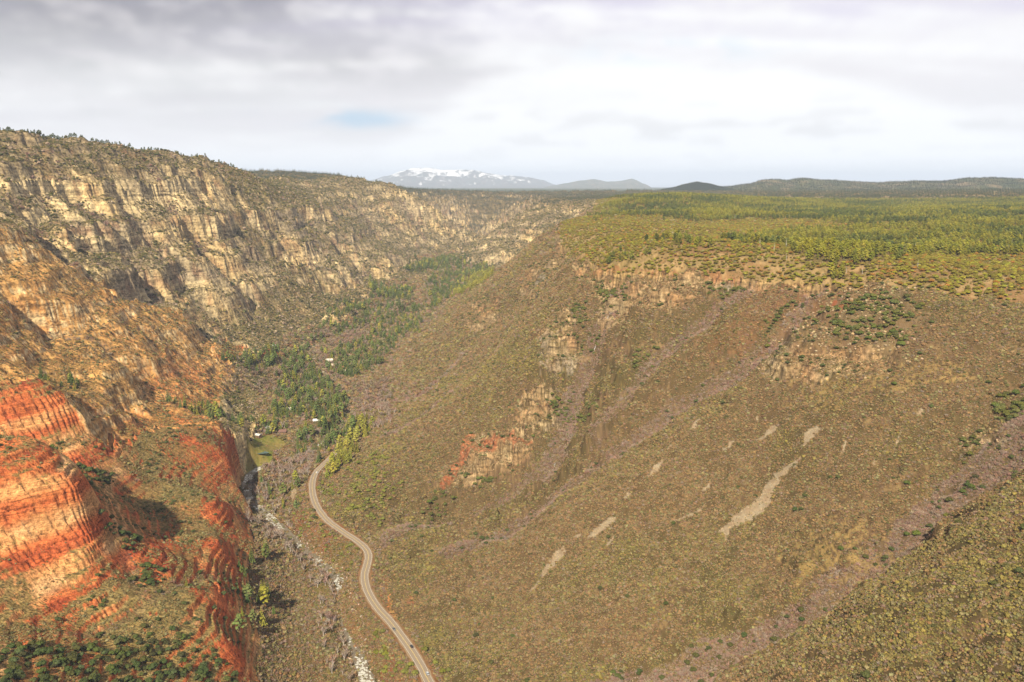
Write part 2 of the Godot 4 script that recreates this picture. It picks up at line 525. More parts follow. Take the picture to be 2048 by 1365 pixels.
	stamp([-300, 420, 1450, 0, 460, 1480, 100, 500, 1560, 200, 545, 1610, 300, 590, 1660, 400, 655, 1710, 445, 700, 1700, 470, 740, 1560, 440, 800, 1370, 440, 845, 1110, 330, 860, 1080, 190, 890, 950, 110, 830, 990, -20, 790, 1000, -300, 780, 1000], "yellow", 1.0, 12.0, true)
	stamp([2500, 612, 860, 2048, 603, 893, 1900, 593, 893, 1760, 575, 925, 1640, 560, 975, 1480, 549, 1032, 1330, 541, 1092, 1200, 541, 1180, 1150, 502, 1450, 1118, 469, 1870, 1123, 449, 2240, 1183, 424, 2940, 1192, 405, 3900, 1300, 399, 4300, 1700, 393, 4500, 2048, 387, 4700, 2500, 384, 4700], "mesa", 1.0, 10.0, true)
	for poly in [[430, 350, 560, 362, 640, 400, 600, 430, 520, 420, 470, 400], [455, 380, 500, 440, 560, 510, 640, 545, 720, 590, 640, 580, 540, 530, 470, 460], [480, 600, 560, 560, 700, 590, 800, 590, 830, 600, 700, 620, 620, 650, 560, 700, 500, 650], [430, 660, 520, 690, 600, 690, 560, 640, 480, 600],
		[0, 300, 260, 335, 330, 342, 300, 360, 160, 340, 0, 320], [440, 705, 620, 720, 600, 800, 480, 830, 430, 790], [700, 560, 850, 570, 800, 600]]: stamp(poly, "talus", 1.0, 20.0)
	var rim := PackedVector3Array()
	var rp := [1640, 560, 975, 1480, 549, 1032, 1330, 541, 1092, 1200, 541, 1180, 1150, 502, 1450, 1118, 469, 1870, 1123, 449, 2240]
	for k in range(0, rp.size(), 3): rim.append(at(rp[k], rp[k + 1], rp[k + 2]))
	var top: PackedFloat32Array = fields.mesa
	var crag: PackedFloat32Array = fields.cliff
	var close := near_line(curve(rim, 20.0), 60.0)
	for k in close:
		if top[k] > 0.5: continue
		var d: float = close[k][0]
		H[k] -= 13.0 * (1.0 - d / 60.0) * smooth(-0.4, 0.2, n_mid.get_noise_2d(POS[k].x * 0.7, POS[k].z * 0.7))
		if d < 14.0 and n_mid.get_noise_2d(POS[k].x, POS[k].z + 800.0) > -0.2: crag[k] = 1.0
	fields.cliff = crag
	for n in CLIFFS.size(): stamp(CLIFFS[n], "cliff", 1.0 if n != 9 else 0.6, 6.0 if n != 9 else 16.0)
	stamp([1520, 748, 1535, 705, 1640, 705, 1780, 700, 1790, 740, 1640, 765], "cliff", 1.0, 4.0)
	for poly in SCREE: stamp(poly, "scree", 1.0, 2.2)
	stamp([1650, 622, 1665, 605, 1700, 598, 1718, 605, 1705, 622, 1670, 632], "red_soil", 1.0, 4.0)
	stamp([1180, 545, 1330, 543, 1440, 545, 1490, 556, 1440, 562, 1330, 556, 1200, 558], "red_soil", 0.5, 5.0)
	stamp([1490, 562, 1640, 562, 1700, 580, 1560, 690, 1440, 720, 1380, 690], "red_soil", 0.25, 12.0)
	stamp([880, 975, 930, 870, 950, 865, 935, 905, 905, 960], "red_soil", 0.9, 4.0)
	stamp([930, 875, 1050, 878, 1060, 900, 935, 905], "red_soil", 0.8, 3.0)
	stamp([745, 1165, 765, 1160, 780, 1200, 760, 1215], "red_soil", 0.8, 3.0)
	stamp([815, 1195, 832, 1190, 830, 1208, 818, 1208], "red_soil", 0.9, 2.0)
	for poly in [[1560, 1080, 1640, 1020, 1780, 1060, 1800, 1120, 1700, 1190, 1640, 1170, 1570, 1130], [1560, 770, 1700, 760, 1800, 740, 1900, 700, 1930, 760, 1800, 800, 1640, 830]]: stamp(poly, "grassy", 1.0, 14.0)
	stamp([728, 1090, 738, 1072, 746, 1078, 742, 1095], "scree", 1.0, 1.5)
	stamp([485, 918, 490, 890, 505, 874, 540, 868, 575, 882, 560, 900, 535, 912, 500, 924], "meadow", 1.0, 3.0)
	stamp([560, 815, 600, 808, 640, 795, 650, 800, 640, 815, 590, 826, 560, 830], "meadow", 0.7, 4.0)
	stamp([1190, 422, 2900, 1300, 409, 3400, 1700, 399, 4000, 2100, 392, 4200, 2100, 446, 2100, 1750, 452, 2050, 1600, 440, 2300, 1400, 444, 2200, 1250, 438, 2400], "forest", 0.95, 60.0, true)
	stamp([1190, 406, 3800, 1300, 400, 4200, 1700, 394, 4400, 2300, 386, 4600, 2300, 400, 3800, 1700, 402, 3700, 1300, 412, 3200], "forest", 1.0, 40.0, true)
	stamp([1480, 474, 1690, 1560, 462, 1850, 1700, 456, 1950, 2100, 442, 2150, 2100, 482, 1580, 1800, 480, 1600, 1690, 487, 1520, 1560, 490, 1490, 1480, 482, 1580], "forest", 0.8, 30.0, true)
	stamp([1440, 515, 1290, 1540, 492, 1470, 1700, 487, 1500, 2100, 484, 1540, 2100, 503, 1330, 1850, 518, 1220, 1780, 548, 1060, 1680, 560, 985, 1620, 548, 1040, 1560, 526, 1180, 1470, 526, 1200], "forest", 1.0, 14.0, true)
	stamp([1190, 430, 2600, 1300, 420, 2900, 1300, 440, 2300, 1200, 450, 2100], "forest", 0.5, 40.0, true)
	stamp([1200, 520, 1290, 1360, 520, 1280, 1400, 535, 1150, 1220, 536, 1180], "forest", 0.2, 20.0, true)
	# trees
	for poly in [
		[600, 745, 650, 760, 690, 795, 700, 840, 660, 850, 600, 835, 545, 845, 540, 820, 600, 790], [580, 705, 620, 692, 645, 740, 620, 790, 560, 805, 555, 765],
		[645, 705, 740, 680, 795, 690, 745, 740, 700, 760, 655, 745], [580, 850, 680, 840, 700, 870, 650, 900, 600, 905, 590, 880]]:
		stamp(poly, "pine", 1.0, 10.0)
	for poly in [
		[700, 605, 800, 608, 855, 618, 835, 668, 790, 690, 720, 665, 650, 690, 590, 682, 640, 650], [850, 570, 900, 540, 985, 525, 985, 555, 900, 600, 860, 625],
		[800, 535, 880, 512, 950, 520, 900, 545], [445, 720, 560, 705, 600, 715, 580, 745, 480, 745], [330, 805, 400, 812, 470, 840, 600, 850, 560, 870, 460, 865],
		[740, 560, 830, 580, 820, 610, 740, 605]]:
		stamp(poly, "pine", 0.7, 10.0)
	stamp([630, 930, 660, 880, 720, 840, 745, 850, 720, 905, 680, 960, 645, 950], "pine", 0.75, 5.0)
	stamp([468, 1130, 498, 1120, 502, 1270, 470, 1270], "pine", 0.7, 4.0)
	stamp([490, 1090, 560, 1080, 560, 1260, 505, 1270], "pine", 0.1, 4.0)
	stamp([520, 960, 620, 955, 620, 1010, 590, 1040, 540, 1020], "pine", 0.2, 4.0)
	stamp([360, 1150, 400, 1150, 400, 1190, 360, 1185], "pine", 0.5, 4.0)
	stamp([70, 750, 160, 770, 160, 790, 70, 775], "pine", 0.4, 4.0)
	for poly in [
		[490, 930, 620, 900, 640, 960, 560, 990, 600, 1060, 560, 1060, 490, 980], [700, 770, 775, 760, 785, 845, 740, 865, 700, 845], [612, 690, 640, 700, 700, 765, 690, 790, 640, 755, 612, 730],
		[640, 660, 720, 660, 740, 685, 650, 700], [440, 720, 600, 740, 600, 790, 460, 760], [480, 1000, 560, 1060, 680, 1150, 690, 1230, 640, 1180, 560, 1110, 490, 1040], [640, 1230, 700, 1240, 740, 1365, 660, 1365]]:
		stamp(poly, "bare_tree", 0.8, 8.0)
	for poly in [[0, 1300, 110, 1290, 330, 1255, 470, 1340, 480, 1365, 480, 1450, -200, 1450, -200, 1300], [205, 1050, 240, 1050, 285, 1090, 260, 1110, 225, 1085], [60, 930, 200, 940, 240, 965, 120, 970], [270, 1130, 320, 1130, 300, 1180, 260, 1160]]:
		stamp(poly, "juniper", 1.0, 6.0)
	for poly in [[1150, 600, 1200, 690, 1170, 700, 1130, 640], [1190, 560, 1260, 560, 1250, 620, 1200, 610], [1270, 700, 1310, 700, 1310, 730, 1275, 725], [1050, 870, 1080, 880, 1060, 900], [930, 960, 980, 945, 1000, 955, 960, 985], [860, 990, 920, 980, 900, 1020, 840, 1050], [1100, 800, 1140, 790, 1140, 850, 1110, 850], [1140, 820, 1200, 800, 1180, 850], [1540, 620, 1600, 600, 1530, 690, 1520, 680], [1620, 640, 1740, 590, 1850, 610, 1800, 700, 1700, 690], [1980, 800, 2060, 790, 2060, 840, 1990, 850], [1920, 890, 1960, 880, 1970, 905, 1930, 910], [1400, 560, 1490, 556, 1460, 600, 1420, 600], [1850, 1040, 1890, 1035, 1890, 1055]]:
		stamp(poly, "juniper", 1.0, 8.0)
	for poly in [[520, 1020, 600, 1000, 640, 1060, 720, 1120, 700, 1160, 620, 1090], [640, 960, 760, 900, 800, 960, 760, 1050, 660, 1010], [745, 1240, 840, 1365, 760, 1365, 740, 1290], [860, 1300, 900, 1365, 860, 1365, 800, 1270]]:
		stamp(poly, "juniper", 0.45, 6.0)
	var wood: PackedFloat32Array = fields.forest
	for k in NI * NJ:
		if wood[k] > 0.0: wood[k] = clampf(wood[k] * (0.75 + 1.9 * n_mid.get_noise_2d(POS[k].x * 0.5, POS[k].z * 0.5 + 7000.0) + 0.8 * n_big.get_noise_2d(POS[k].x, POS[k].z + 7000.0)), 0.0, 1.0)
	fields.forest = wood
	# ledges, ribs and roughness
	var reg: PackedFloat32Array = fields.region
	var terrace: PackedFloat32Array = fields.terrace
	var mesa: PackedFloat32Array = fields.mesa
	var red: PackedFloat32Array = fields.red
	var yellow: PackedFloat32Array = fields.yellow
	var cliff: PackedFloat32Array = fields.cliff
	var talus_here: PackedFloat32Array = fields.talus
	var cxs := PackedFloat32Array()
	for k in 700: cxs.append(creek_x(-k * 10.0))
	for k in NI * NJ:
		var c := POS[k]
		var d2 := c.x * c.x + c.z * c.z
		var r := HILL
		if mesa[k] > 0.5: r = MESA
		elif red[k] > 0.5: r = RED
		elif yellow[k] > 0.5: r = YELLOW
		elif d2 > 4700.0 * 4700.0: r = FAR
		elif c.x < cxs[clampi(int(-c.z / 10.0), 0, 699)] + 40.0: r = WALL if d2 > 1150.0 * 1150.0 else RED
		if r == WALL or r == HILL or (r == RED and red[k] < 0.5):
			var floor_y := 12.0 + maxf(0.0, -c.z - 900.0) * 0.034
			if H[k] < floor_y + 16.0 + 12.0 * n_big.get_noise_2d(c.x, c.z) and c.z < -560.0: r = VALLEY
			elif r == HILL and d2 > 3000.0 * 3000.0: r = WALL
		if r == HILL and cliff[k] > 0.9: r = CRAG
		reg[k] = r
		terrace[k] = [0.0, 0.0, 0.0, 1.0, 0.45, 1.0, 0.9, 0.7][r]
		if cliff[k] > 0.5: terrace[k] = 0.65 if cliff[k] > 0.9 else 0.35
		if talus_here[k] > 0.0: terrace[k] = 0.2
	fields.region = reg
	fields.terrace = terrace
	blurred("terrace", 5)
	blurred("mesa", 5)
	terrace = fields.terrace
	mesa = fields.mesa
	var bare_here: PackedFloat32Array = fields.bare_red
	var out := []
	out.resize(NJ)
	var job := func(j: int) -> void:
		var line := PackedFloat32Array()
		line.resize(NI)
		for i in NI:
			var k := j * NI + i
			var c := POS[k]
			var d := sqrt(c.x * c.x + c.z * c.z)
			var r := int(reg[k])
			var h := H[k] + lift[k] * 34.0
			var t := clampf(terrace[k], 0.0, 1.0)
			var b := n_big.get_noise_2d(c.x, c.z)
			var m := n_mid.get_noise_2d(c.x, c.z)
			var f := n_fine.get_noise_2d(c.x, c.z)
			var flatness := 1.0 - 0.75 * clampf(mesa[k], 0.0, 1.0)
			if r == VALLEY: flatness = 0.3
			if r == RED: flatness = 0.3
			elif r == WALL: flatness = 0.55
			h += (b * 9.0 + m * 3.2) * flatness + f * 0.9 * flatness
			if r == WALL or r == YELLOW or (r == FAR and d < 6000.0):
				# ribs and chutes down the wall
				var g := n_ridge.get_noise_2d(c.x * 0.9 + b * 60.0, c.z * 0.9)
				h += (g - 0.45) * (13.0 if r == WALL else 8.0) * smooth(0.0, 60.0, 560.0 - h)
			if t > 0.02:
				if r == RED:
					h += m * 0.8
					var warp := b * 4.0 + m * 0.7 - c.x * 0.05
					warp += 3.2 * n_fine.get_noise_2d((h + warp) * 0.8, 33.0)
					var e := (h + warp) / 6.5
					var s1 := (floorf(e) + smooth(0.35, 0.65, e - floorf(e))) * 6.5 - warp
					var e2 := (s1 + warp + f * 0.25) / 2.3
					var s2 := lerpf(s1, (floorf(e2) + smooth(0.3, 0.7, e2 - floorf(e2))) * 2.3 - warp - f * 0.25, 0.35)
					h = lerpf(h, s2, t * (0.95 if bare_here[k] > 0.5 else 0.4) * smooth(-0.5, 0.05, n_mid.get_noise_2d(c.x * 0.6 + 5000.0, c.z * 0.6)))
				elif r == HILL or r == MESA or r == CRAG:
					# columns: upright fluted faces
					var flute := n_cell.get_noise_2d(c.x, c.z)
					var warp2 := b * 14.0 + m * 6.0 + flute * 4.0
					var e3 := (h + warp2) / 27.0
					var s3 := (floorf(e3) + smooth(0.26, 0.7, e3 - floorf(e3))) * 27.0 - warp2
					h = lerpf(h, s3 + flute * 1.5, t * smooth(-0.35, 0.1, n_mid.get_noise_2d(c.x * 0.8 + 5000.0, c.z * 0.8)))
				else:
					var patch := n_mid.get_noise_2d(c.x * 0.45 + 5000.0, c.z * 0.45)
					var warp4 := b * 26.0 + m * 3.0
					var e6 := (h + b * 22.0) / 92.0
					var s6 := (floorf(e6) + smooth(0.32, 0.62, e6 - floorf(e6))) * 92.0 - b * 22.0
					h = lerpf(h, s6, 0.5 * t * smooth(3800.0, 2800.0, d) * smooth(0.0, 50.0, 455.0 - h) * smooth(-0.3, 0.15, n_big.get_noise_2d(c.x * 0.8 - 4000.0, c.z * 0.8)))
					warp4 += 12.0 * n_fine.get_noise_2d((h + warp4) * 0.2, 33.0)
					var e4 := (h + warp4) / 36.0
					var q := e4 - floorf(e4)
					var s4 := (floorf(e4) + smooth(0.15, 0.75, q)) * 36.0 - warp4
					s4 = lerpf(h, s4, smooth(-0.35, 0.3, patch))
					var w5 := f * 0.6 + m * 1.2 + b * 12.0
					w5 += 4.0 * n_fine.get_noise_2d((s4 + w5) * 0.6, 44.0)
					var e5 := (s4 + w5) / 11.0
					var s5 := (floorf(e5) + smooth(0.32, 0.68, e5 - floorf(e5))) * 11.0 - w5
					s5 = lerpf(s4, s5, 0.55 * smooth(-0.5, 0.1, n_mid.get_noise_2d(c.x * 0.7, c.z * 0.7 + 5000.0)))
					h = lerpf(h, s5 + f * 0.7, t)
			line[i] = h
		out[j] = line
	WorkerThreadPool.wait_for_group_task_completion(WorkerThreadPool.add_group_task(job, NJ))
	H.clear()
	for line in out: H.append_array(line)
	# creek bed and road bench are cut last
	var bed := near_line(creek, 26.0)
	for k in bed:
		var d: float = bed[k][0]
		var to: float = bed[k][1] - 1.2 + maxf(0.0, d - 7.0) * 0.12
		H[k] = lerpf(to, H[k], smooth(9.0, 26.0, d + 4.0 * n_mid.get_noise_2d(POS[k].x, POS[k].z)))
	var bench := near_line(road, 30.0)
	for k in bench:
		H[k] = lerpf(bench[k][1] - 0.4, H[k], smooth(7.0, 30.0, bench[k][0]))
	new_field("roadside")
	var rs: PackedFloat32Array = fields.roadside
	for k in bench:
		if bench[k][0] < 7.5: rs[k] = 1.0
	for k in bed:
		if bed[k][0] < (8.0 if POS[k].z > -1030.0 else 5.0): rs[k] = maxf(rs[k], 0.8)
	fields.roadside = rs

func survey_land() -> void:
	# positions, slopes, and which ground could be seen from up here
	var rows := []
	rows.resize(NJ)
	for k in NI * NJ: POS[k].y = H[k]
	var job := func(j: int) -> void:
		var line := PackedVector3Array()
		line.resize(NI)
		var up := mini(j + 1, NJ - 1) * NI
		var dn := maxi(j - 1, 0) * NI
		for i in NI:
			var dx := POS[j * NI + mini(i + 1, NI - 1)] - POS[j * NI + maxi(i - 1, 0)]
			var dz := POS[up + i] - POS[dn + i]
			line[i] = dx.cross(dz).normalized()
			if line[i].y < 0.0: line[i] = -line[i]
		rows[j] = line
	WorkerThreadPool.wait_for_group_task_completion(WorkerThreadPool.add_group_task(job, NJ))
	NRM.clear()
	for line in rows: NRM.append_array(line)
	SEEN.resize(NI * NJ)
	SEEN.fill(0)
	for i in NI:
		var top := -10.0
		for j in NJ:
			var p := POS[j * NI + i]
			var d := sqrt(p.x * p.x + p.z * p.z)
			var s := (p.y + 3.0 - EYE.y) / d
			if s >= top - 0.012: SEEN[j * NI + i] = 1
			top = maxf(top, (p.y - EYE.y) / d)

func build_land() -> void:
	var reg: PackedFloat32Array = fields.region
	var cliff: PackedFloat32Array = fields.cliff
	var scree: PackedFloat32Array = fields.scree
	var meadow: PackedFloat32Array = fields.meadow
	var soil: PackedFloat32Array = fields.red_soil
	var brush: PackedFloat32Array = fields.brush
	var side: PackedFloat32Array = fields.roadside
	var naked: PackedFloat32Array = fields.bare_red
	var talus: PackedFloat32Array = fields.talus
	var wooded: PackedFloat32Array = fields.forest
	var grassy: PackedFloat32Array = fields.grassy
	var rows := []
	rows.resize(NJ)
	var earth := [tone(128, 112, 70), tone(140, 122, 66), tone(128, 110, 74)]
	var dry := tone(168, 142, 92)
	var green := tone(104, 104, 50)
	var pale := tone(192, 170, 130)
	var grey := tone(150, 138, 120)
	var brown_rock := tone(170, 132, 92)
	var red_1 := tone(220, 130, 76)
	var red_2 := tone(200, 100, 60)
	var red_3 := tone(236, 172, 110)
	var cream := tone(236, 208, 156)
	var gold := tone(204, 166, 96)
	var ochre := tone(176, 128, 68)
	var buff := tone(218, 196, 148)
	var grey_rock := tone(168, 148, 118)
	var rust := tone(150, 86, 58)
	var scree_c := tone(196, 180, 148)
	var grass := tone(138, 142, 64)
	var job := func(j: int) -> void:
		var line := PackedColorArray()
		line.resize(NI)
		for i in NI:
			var k := j * NI + i
			var p := POS[k]
			var r := int(reg[k])
			var up := NRM[k].y
			var b := n_big.get_noise_2d(p.x + 3000.0, p.z)
			var m := n_mid.get_noise_3d(p.x, p.y, p.z + 3000.0)
			var f := n_fine.get_noise_3d(p.x + 700.0, p.y * 1.3, p.z + 700.0)
			var speck := n_speck.get_noise_3d(p.x, p.y * 1.6, p.z)
			var steep := smooth(0.80, 0.66, up + f * 0.16 + speck * 0.1)
			var c: Color
			if r == RED:
				# beds of sandstone, told apart by height
				var y := p.y + n_big.get_noise_2d(p.x, p.z) * 4.0 - p.x * 0.05
				var band := n_fine.get_noise_2d(y * 3.0, 17.0 + m * 3.0)
				var wide := n_fine.get_noise_2d(y * 0.5, 55.0 + b * 5.0)
				c = mixed(red_2, red_1, 0.5 + band * (1.9 - 1.2 * steep) + m * 0.5)
				c = mixed(c, tone(146, 72, 50), 0.55 * (1.0 - 0.6 * steep) * smooth(0.12, 0.3, -band))
				c = mixed(c, red_3, smooth(-0.1, 0.35, wide + m * 0.4))
				c = mixed(c, cream, 0.35 * smooth(0.3, 0.5, wide - m * 0.3))
				if steep < (0.35 if naked[k] > 0.5 else 0.75):
					var cover := smooth(-0.2, 0.12, m + speck * 0.5 + b * 0.6) if naked[k] > 0.5 else smooth(-0.75, -0.3, m + speck * 0.7 + b * 0.5)
					c = mixed(c, mixed(mixed(tone(176, 118, 74), tone(160, 142, 92), 0.6 + b * 1.8 + m * 0.6), tone(130, 118, 66), 0.4 + speck), cover * 0.92)
			elif r == YELLOW:
				var band2 := n_fine.get_noise_2d((p.y + b * 10.0) * 1.6, 17.0 + m * 4.0)
				c = mixed(tone(212, 164, 98), tone(196, 138, 82), 0.5 + band2 * 0.5 + b * 0.9 + speck * 0.5)
				c = mixed(c, cream, steep * smooth(-0.15, 0.3, band2 + f * 0.6))
				c = mixed(c, red_1, smooth(165.0, 95.0, p.y + m * 40.0 + f * 20.0) * 0.6 * smooth(-0.3, 0.2, f + b))
				c = mixed(c, tone(134, 100, 62), 0.4 * smooth(0.05, 0.35, speck))
				if steep < 0.5: c = mixed(c, tone(144, 126, 72), 0.45 * smooth(-0.1, 0.25, m + b * 0.7 + speck * 0.5))
			elif r == WALL or r == FAR:
				var y3 := p.y + n_big.get_noise_2d(p.x, p.z) * 12.0
				var band3 := n_fine.get_noise_2d(y3 * 1.2, 17.0 + m * 3.0)
				var wide3 := n_fine.get_noise_2d(y3 * 0.16, 90.0 + b * 3.0)
				c = mixed(grey_rock, buff, 0.75 + wide3 * 1.2 + b * 0.6)
				c = mixed(c, cream, 0.8 * smooth(-0.15, 0.25, wide3 + b * 0.5 + m * 0.5))
				c = mixed(c, gold, 0.3 * smooth(0.05, 0.35, b + f * 0.3))
				c = mixed(c, tone(122, 106, 84), 0.75 * smooth(430.0, 480.0, p.y + m * 50.0 + f * 30.0))
				c = mixed(c, rust, 0.4 * smooth(0.22, 0.45, m + b * 0.4 - wide3 * 0.4))
				if steep < 0.5: c = mixed(c, mixed(tone(112, 104, 66), tone(140, 122, 92), 0.5 + f + speck), 0.8)
				if r == FAR and steep < 0.5: c = mixed(tone(112, 98, 58), tone(136, 116, 72), 0.5 + speck)
				if talus[k] > 0.0: c = mixed(c, mixed(tone(124, 116, 76), tone(150, 124, 86), 0.5 + m + speck), 0.85 * smooth(-0.6, -0.2, f + speck))
			elif r == MESA:
				c = mixed(tone(186, 156, 104), tone(204, 170, 118), 0.5 + b)
				c = mixed(c, green, 0.35 * smooth(-0.1, 0.3, m + f * 0.6))
				c = mixed(c, tone(150, 108, 70), 0.6 * smooth(0.2, 0.4, b + f * 0.3))
				c = mixed(c, mixed(tone(112, 98, 58), tone(136, 116, 72), 0.5 + speck), wooded[k] * 0.85)
			elif r == VALLEY:
				c = mixed(tone(156, 118, 84), tone(130, 116, 66), 0.5 + m * 1.2)
				c = mixed(c, tone(160, 92, 64), 0.7 * smooth(0.1, 0.35, b + f * 0.5))
			else:
				c = mixed(tone(124, 102, 70), tone(110, 96, 60), 0.5 + b * 1.2)
				c = mixed(c, tone(134, 106, 80), 0.7 * smooth(0.0, 0.35, m + speck * 0.4))
				c = mixed(c, dry, 0.5 * smooth(0.2, 0.45, f * 0.6 + m * 0.5 + speck * 0.5))
			if (r == HILL or r == MESA or r == CRAG) and cliff[k] > 0.5:
				c = mixed(c, mixed(mixed(pale, brown_rock, 0.5 + m + f * 0.6), grey, smooth(0.0, 0.4, b)), 0.75 * smooth(-0.3, 0.1, f + speck * 0.6) if r == CRAG else 0.25)
			if grassy[k] > 0.0: c = mixed(c, tone(184, 154, 96), 0.75 * smooth(-0.15, 0.2, f + speck * 0.5))
			if soil[k] > 0.0: c = mixed(c, tone(170, 104, 70), soil[k] * smooth(-0.45, 0.0, f + m * 0.4))
			if brush[k] > 0.0: c = mixed(c, tone(136, 116, 92), 0.25)
			if meadow[k] > 0.0: c = mixed(c, mixed(grass, tone(170, 150, 84), 0.5 + m * 1.5 + f), meadow[k])
			if scree[k] > 0.5: c = mixed(scree_c, tone(176, 150, 118), 0.5 + f)
			if side[k] > 0.0: c = mixed(c, mixed(tone(170, 138, 96), tone(168, 116, 76), 0.4 + m), side[k] * smooth(-0.6, -0.1, f))
			var g := 1.0 + (f * 0.2 + speck * 0.35) * (1.0 if r != WALL and r != RED and r != YELLOW else 0.4 * (1.0 - steep)) + (0.36 if r == WALL or r == YELLOW or r == FAR or r == RED or r == CRAG else 0.1)
			line[i] = Color(c.r * g, c.g * g, c.b * g)
		rows[j] = line
	WorkerThreadPool.wait_for_group_task_completion(WorkerThreadPool.add_group_task(job, NJ))
	var col := PackedColorArray()
	for line in rows: col.append_array(line)
	var names := ["hillside", "mesa", "valley_floor", "red_rock_bench", "ochre_hillside", "canyon_wall", "far_canyon", "rock_outcrops"]
	var labels := ["scrub covered brown slope falling from the mesa rim to the road", "flat mesa top with dry grass among pines and junipers", "brushy canyon floor on both sides of the creek", "layered orange red sandstone bench and butte", "ochre and cream hillside above the red rocks", "high pale banded cliff wall with dark gullies", "wooded plateau and cliffs beyond the canyon bend", "tan and orange fluted rock outcrops breaking through the scrub slope"]
	for r in 8:
		var index := PackedInt32Array()
		index.resize(NI * NJ)
		index.fill(-1)
		var pos := PackedVector3Array()
		var nrm := PackedVector3Array()
		var tint := PackedColorArray()
		var idx := PackedInt32Array()
		for j in NJ - 1:
			for i in NI - 1:
				var k := j * NI + i
				if int(reg[k]) != r: continue
				for q in [k, k + 1, k + NI, k + NI + 1]:
					if index[q] < 0:
						index[q] = pos.size()
						pos.append(POS[q])
						nrm.append(NRM[q])
						tint.append(col[q])
				idx.append_array([index[k], index[k + NI], index[k + 1], index[k + 1], index[k + NI], index[k + NI + 1]])
		if idx.is_empty(): continue
		var o := piece(names[r], array_mesh(pos, idx, tint, nrm), self, mats.red_rock if r == RED else (mats.wall_rock if r == WALL or r == YELLOW or r == FAR else (mats.crag if r == CRAG else mats.land)))
		tag(o, labels[r], "terrain", "", "structure")

# ------------------------------------------------------------------ shapes of plants and stones
class Faces:
	var pos := PackedVector3Array()
	var nrm := PackedVector3Array()
	var col := PackedColorArray()
	func tri(a: Vector3, b: Vector3, c: Vector3, k: Color) -> void:
		var n := (c - a).cross(b - a).normalized()
		pos.append_array([a, b, c])
		nrm.append_array([n, n, n])
		col.append_array([k, k, k])
	func quad(a: Vector3, b: Vector3, c: Vector3, d: Vector3, k: Color) -> void:
		tri(a, b, c, k)
		tri(a, c, d, k)
	func limb(a: Vector3, b: Vector3, ra: float, rb: float, k: Color, sides := 5) -> void:
		var w := (b - a).normalized()
		var x := w.cross(Vector3(0.31, 0.2, 0.93)).normalized()
		var y := w.cross(x)
		for s in sides:
			var p := x * cos(TAU * s / sides) + y * sin(TAU * s / sides)
			var q := x * cos(TAU * (s + 1) / sides) + y * sin(TAU * (s + 1) / sides)
			quad(a + p * ra, b + p * rb, b + q * rb, a + q * ra, k)
	func box(lo: Vector3, hi: Vector3, k := Color.WHITE) -> void:
		var v := []
		for n in 8: v.append(Vector3(hi.x if n & 1 else lo.x, hi.y if n & 2 else lo.y, hi.z if n & 4 else lo.z))
		for f in [[0, 2, 3, 1], [5, 7, 6, 4], [4, 6, 2, 0], [1, 3, 7, 5], [2, 6, 7, 3], [0, 1, 5, 4]]:
			quad(v[f[3]], v[f[2]], v[f[1]], v[f[0]], k)
	func mesh() -> ArrayMesh:
		var arr := []
		arr.resize(Mesh.ARRAY_MAX)
		arr[Mesh.ARRAY_VERTEX] = pos
		arr[Mesh.ARRAY_NORMAL] = nrm
		arr[Mesh.ARRAY_COLOR] = col
		var m := ArrayMesh.new()
		m.add_surface_from_arrays(Mesh.PRIMITIVE_TRIANGLES, arr)
		return m

func sphere_points(level_: int) -> Array:
	var t := (1.0 + sqrt(5.0)) / 2.0
	var v: Array[Vector3] = []
	for p in [[-1, t, 0], [1, t, 0], [-1, -t, 0], [1, -t, 0], [0, -1, t], [0, 1, t], [0, -1, -t], [0, 1, -t], [t, 0, -1], [t, 0, 1], [-t, 0, -1], [-t, 0, 1]]:
		v.append(Vector3(p[0], p[1], p[2]).normalized())
	var f := [[0, 11, 5], [0, 5, 1], [0, 1, 7], [0, 7, 10], [0, 10, 11], [1, 5, 9], [5, 11, 4], [11, 10, 2], [10, 7, 6], [7, 1, 8], [3, 9, 4], [3, 4, 2], [3, 2, 6], [3, 6, 8], [3, 8, 9], [4, 9, 5], [2, 4, 11], [6, 2, 10], [8, 6, 7], [9, 8, 1]]
	for n in level_:
		var g := []
		var mid := {}
		for q in f:
			var m := []
			for e in 3:
				var a: int = mini(q[e], q[(e + 1) % 3])
				var b: int = maxi(q[e], q[(e + 1) % 3])
				var key := a * 10000 + b
				if not mid.has(key):
					mid[key] = v.size()
					v.append(((v[a] + v[b]) * 0.5).normalized())
				m.append(mid[key])
			g += [[q[0], m[0], m[2]], [q[1], m[1], m[0]], [q[2], m[2], m[1]], [m[0], m[1], m[2]]]
		f = g
	return [v, f]

func lump(out: Faces, centre: Vector3, size: Vector3, level_: int, rough: float, tint: Color, spread: float, r: RandomNumberGenerator) -> void:
	var g := sphere_points(level_)
	var v: Array[Vector3] = []
	for p: Vector3 in g[0]: v.append(centre + p * size * (1.0 + r.randf_range(-rough, rough)))
	for q in g[1]:
		var k := 1.0 + r.randf_range(-spread, spread)
		out.tri(v[q[0]], v[q[2]], v[q[1]], Color(tint.r * k, tint.g * k, tint.b * k))

